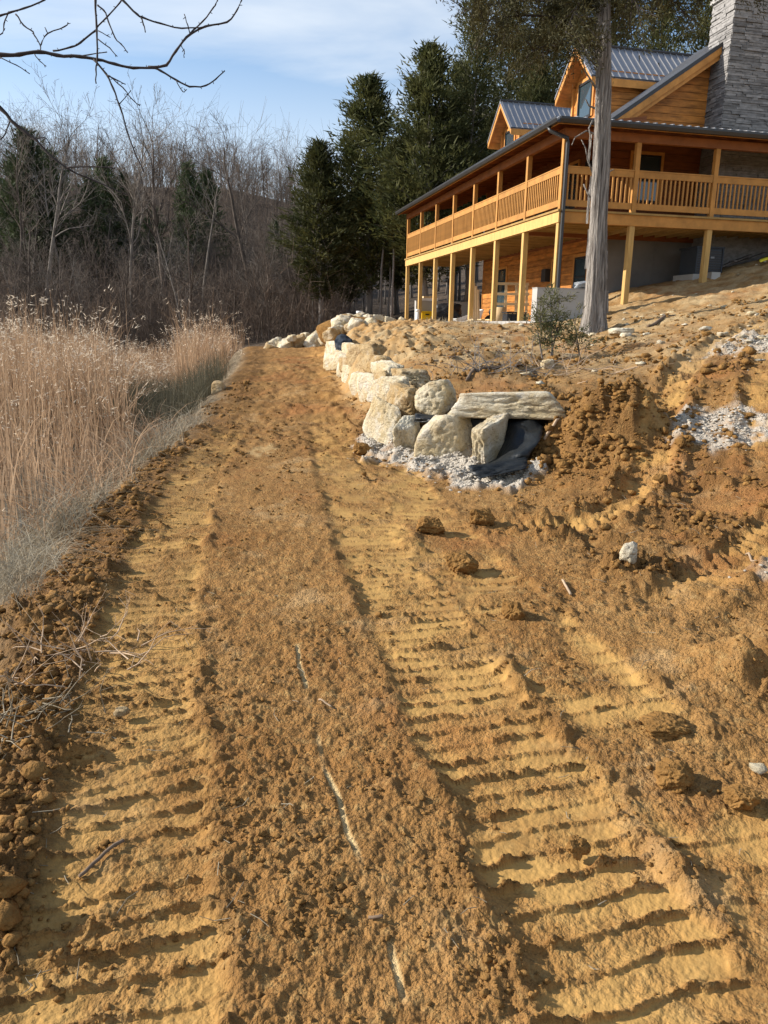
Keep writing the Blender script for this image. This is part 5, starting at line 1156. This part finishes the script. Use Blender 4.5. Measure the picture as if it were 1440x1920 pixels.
stick([(692, 1716), (705, 1718), (718, 1721)], .005, 'short reddish twig near the middle of the foreground track', 'root')
stick([(598, 1308), (610, 1313), (622, 1317)], .004, 'tiny brown twig beside the pale scrape line', 'stick')
stick([(1400, 1030), (1418, 1045), (1438, 1062)], .008, 'thin pale stalk on the churned clay at the right edge')
# ------------------------------------------------------------------ things round the patio
r3 = random.Random(6)
def rockthing(name, label, cat, s, t, z, half, m, seed, sub=2):
    p = hw(s, t, z+half[2]*.8); rock_obj(name, tuple(p), half, HA, seed, MT[m], None, sub, label=label, category=cat, rough=.14)
rockthing('tarp_heap', 'black heap of crumpled plastic sheet between two middle porch posts', 'tarp', 12.2, .8, 1.80, (.62, .5, .42), 'black', 301, 3)
rockthing('tarp_bundle', 'grey tarp bundle lying on top of the low concrete wing wall', 'tarp', -.35, .75, 2.66, (.34, .2, .12), 'tarp', 302, 3)
b = hthing('wash_tub', 'white trough shaped tub tipped up on the patio behind the middle posts', 'tub', 9.6, .75, 1.80)
MB().prism([(-.55, -.3, .10), (-.42, -.3, 0), (.45, -.3, .06), (.62, -.3, .50), (.54, -.3, .50), (.40, -.3, .14), (-.40, -.3, .09), (-.47, -.3, .13)], (0, .6, 0)).obj('shell', MT['white'], b); MB().prism([(-.47, -.28, .13), (-.42, -.28, .05), (.42, -.28, .09), (.55, -.28, .49)], (0, .02, 0)).obj('end_panel', MT['white'], b); bx('drain', MT['black'], b, .0, .06, -.315, -.301, .06, .1)
b = hthing('plank_stack', 'upright bundle of pale planks leaning beside a middle porch post', 'lumber', 7.9, .55, 1.80)
for i in range(4): MB().bar((-.16+i*.09, 0, 0), (-.14+i*.085+.02, .30, 1.55-.12*i), .075, .03, (0, 1, 0)).obj('board', MT['palewood'], b)
b = hthing('window_crate', 'pale wooden crate frame with square openings leaning on the porch wall', 'crate', 6.0, 1.15, 1.80, -.25)
for i in range(4): MB().bar((-.55+i*.37, 0, .28), (-.55+i*.37+.03, .42, 1.35), .09, .03, (0, 1, 0)).obj('slat', MT['palewood'], b)
for zq in (.28, .62, .97, 1.33): MB().bar((-.62, (zq-.28)*.39-.035, zq), (.66, (zq-.28)*.39-.035, zq), .03, .09).obj('slat', MT['palewood'], b)
bx('base_box', MT['palewood'], b, -.6, .6, -.3, .12, 0, .24)
b = hthing('cardboard_roll', 'round tan cardboard roll standing in front of the crate frame', 'roll', 5.1, .42, 1.80); MB().tube([(0, 0, 0), (0, 0, .48)], .2, 14).obj('roll_body', MT['card'], b, True); MB().tube([(0, 0, .482), (0, 0, .49)], .12, 12).obj('roll_core', MT['black'], b)
b = hthing('crate', 'low black plastic crate on the patio edge in front of the window crate', 'crate', 3.7, .35, 1.80); bx('body', MT['black'], b, -.32, .32, -.2, .2, .02, .24)
for i in range(5): bx('rib', MT['black'], b, -.31+i*.15, -.28+i*.15, -.222, -.201, .03, .26)
bx('rim', MT['black'], b, -.34, .34, -.225, .225, .262, .30)
b = hthing('pallet_stack', 'flat stack of pale boards on the patio between two near posts', 'lumber', 6.5, .3, 1.80)
for i in range(3): bx('board', MT['palewood'], b, -.5, .5, -.25+.17*i, -.10+.17*i, .0, .05); bx('board', MT['palewood'], b, -.45+.3*i, -.30+.3*i, -.27, .26, .052, .09)
b = hthing('bag_pile', 'dark red and grey bags piled by the wall behind the plank bundle', 'bag', 9.4, 1.75, 1.80)
for i, (x, y, z) in enumerate(((0, 0, .16), (.35, .05, .15), (.15, .1, .40))): rock_obj('bag', (x, y, z), (.24, .2, .15), i, 310+i, MT['limebrown' if i == 1 else 'black'], b, 2)
b = hthing('standpipe', 'white plastic standpipe poking out of the bank in front of the far posts', 'pipe', 11.6, -.75, 1.60); MB().tube([(0, 0, -.2), (0, 0, .62)], .075, 10).obj('pipe_body', MT['white'], b, True); MB().tube([(0, 0, .60), (0, 0, .70)], .09, 10).obj('cap', MT['white'], b, True)
c = at(674, 590, 30); b = empty('standpipe', (c[0], c[1], 1.62), label='white capped pipe standing by the boulder heap beneath the cedars', category='pipe'); MB().tube([(0, 0, -.4), (0, 0, .46)], .11, 10).obj('pipe_body', MT['white'], b, True); MB().tube([(0, 0, .44), (0, 0, .54)], .135, 10).obj('cap', MT['white'], b, True)
b = hthing('tree_stand', 'black pole with a round rim standing behind the far wing wall', 'pole', 13.3, 1.1, 1.80); MB().tube([(0, 0, 0), (0, 0, 1.75)], .035, 6).obj('pole', MT['black'], b); MB().tube([(.22*math.cos(a), .22*math.sin(a), 1.78) for a in np.linspace(0, 6.283, 14)], .06, 6, False).obj('rim', MT['black'], b)
b = hthing('box', 'pale box resting on top of the far concrete wall', 'box', 14.4, .55, 2.74); bx('body', MT['white'], b, -.4, .4, -.1, .1, 0, .12); bx('lid', MT['palewood'], b, -.3, .35, -.11, .11, .122, .2)
# gable side
z0 = hgz(5.15, .9); b = hthing('air_conditioner', 'dark air conditioning unit standing under the deck by the foundation wall', 'air conditioner', 1.15, 5.2, z0)
bx('pad', MT['conc'], b, -.55, .55, -.5, .5, -.25, .06); bx('casing', MT['acm'], b, -.43, .43, -.40, .40, .062, .80); bx('top_cover', MT['acm'], b, -.47, .47, -.44, .44, .803, .85)
for x in (-.45, .41): bx('corner_post', MT['acm'], b, x, x+.04, -.435, -.401, .062, .80)
for i in range(9): bx('louver', MT['dark'], b, -.40, .40, -.418, -.402, .12+i*.07, .165+i*.07)
bx('name_plate', MT['tarp'], b, .03, .15, -.425, -.419, .52, .57); MB().tube([(-.2, -.2, .86), (-.2, .2, .86), (.2, .2, .86), (.2, -.2, .86), (-.2, -.2, .86)], .012, 5).obj('fan_guard', MT['dark'], b)
z0 = hgz(6.9, -.2); b = hthing('yellow_board', 'bright yellow pointed board lying on the slope at the right edge under the deck', 'board', -.15, 6.75, z0+.04)
MB().prism([(-.62, -.14, -.17), (-.45, -.17, -.10), (.62, -.12, .20), (.66, .04, .22), (.5, .12, .17), (-.5, .06, -.12)], (0, 0, .05)).obj('board_body', MT['board'], b); bx('grip_slot', MT['black'], b, -.12, .0, -.03, .0, .04, .062)
for i, (x, L, lab) in enumerate(((6.2, 1.3, 'dark plank lying on the slope behind the yellow board, nearest the post'), (6.9, 1.5, 'dark plank propped on the slope above the yellow board'))):
    b = hthing('plank', lab, 'lumber', 1.0+.3*i, x, hgz(x, 1.0+.3*i)+.1); MB().bar((-L/2, 0, -.22), (L/2, .1, .26), .16, .04).obj('plank_body', MT['barkfar'], b); MB().box(-.05, .05, -.12, .12, .03, .07).obj('cleat', MT['barkfar'], b)
b = hthing('block', 'grey concrete block beside the second gable post', 'block', .1, 4.95, hgz(4.95, .1)); bx('body', MT['conc'], b, -.14, .14, -.1, .1, -.05, .17); bx('core_hole', MT['dark'], b, -.09, -.02, -.06, .06, .168, .174)

# bits of straw and root dropped on the clay
_r = np.random.RandomState(95); _p, _ = field(700, 1.6, 9, 96); _z, _mk = ground(_p[:, 0], _p[:, 1])
_k = _r.rand(len(_p)) < np.clip(.12+.9*_mk['damp']+1.2*sstep(path_l(_p[:, 1])+.7, path_l(_p[:, 1]), _p[:, 0]), 0, .8)*(1-_mk['straw']); _p = _p[_k]; _z = _z[_k]
_E = []
for (x, y), z in zip(_p, _z):
    a = _r.rand()*6.28; L = _r.uniform(.015, .07)*(1+.15*y); d = np.array([math.cos(a), math.sin(a), _r.uniform(-.1, .35)])*L; q = np.array([x, y, z+.006]); m_ = q+d*.5+_r.randn(3)*L*.08; _E += [(q, m_, .0016, .0014), (m_, q+d, .0014, .0008)]
link('straw_bits', mesh_np('straw_bits', *prisms(_E, 3)), MT['thatch'], None, kind='stuff', label='broken bits of straw and root lying on the churned clay')
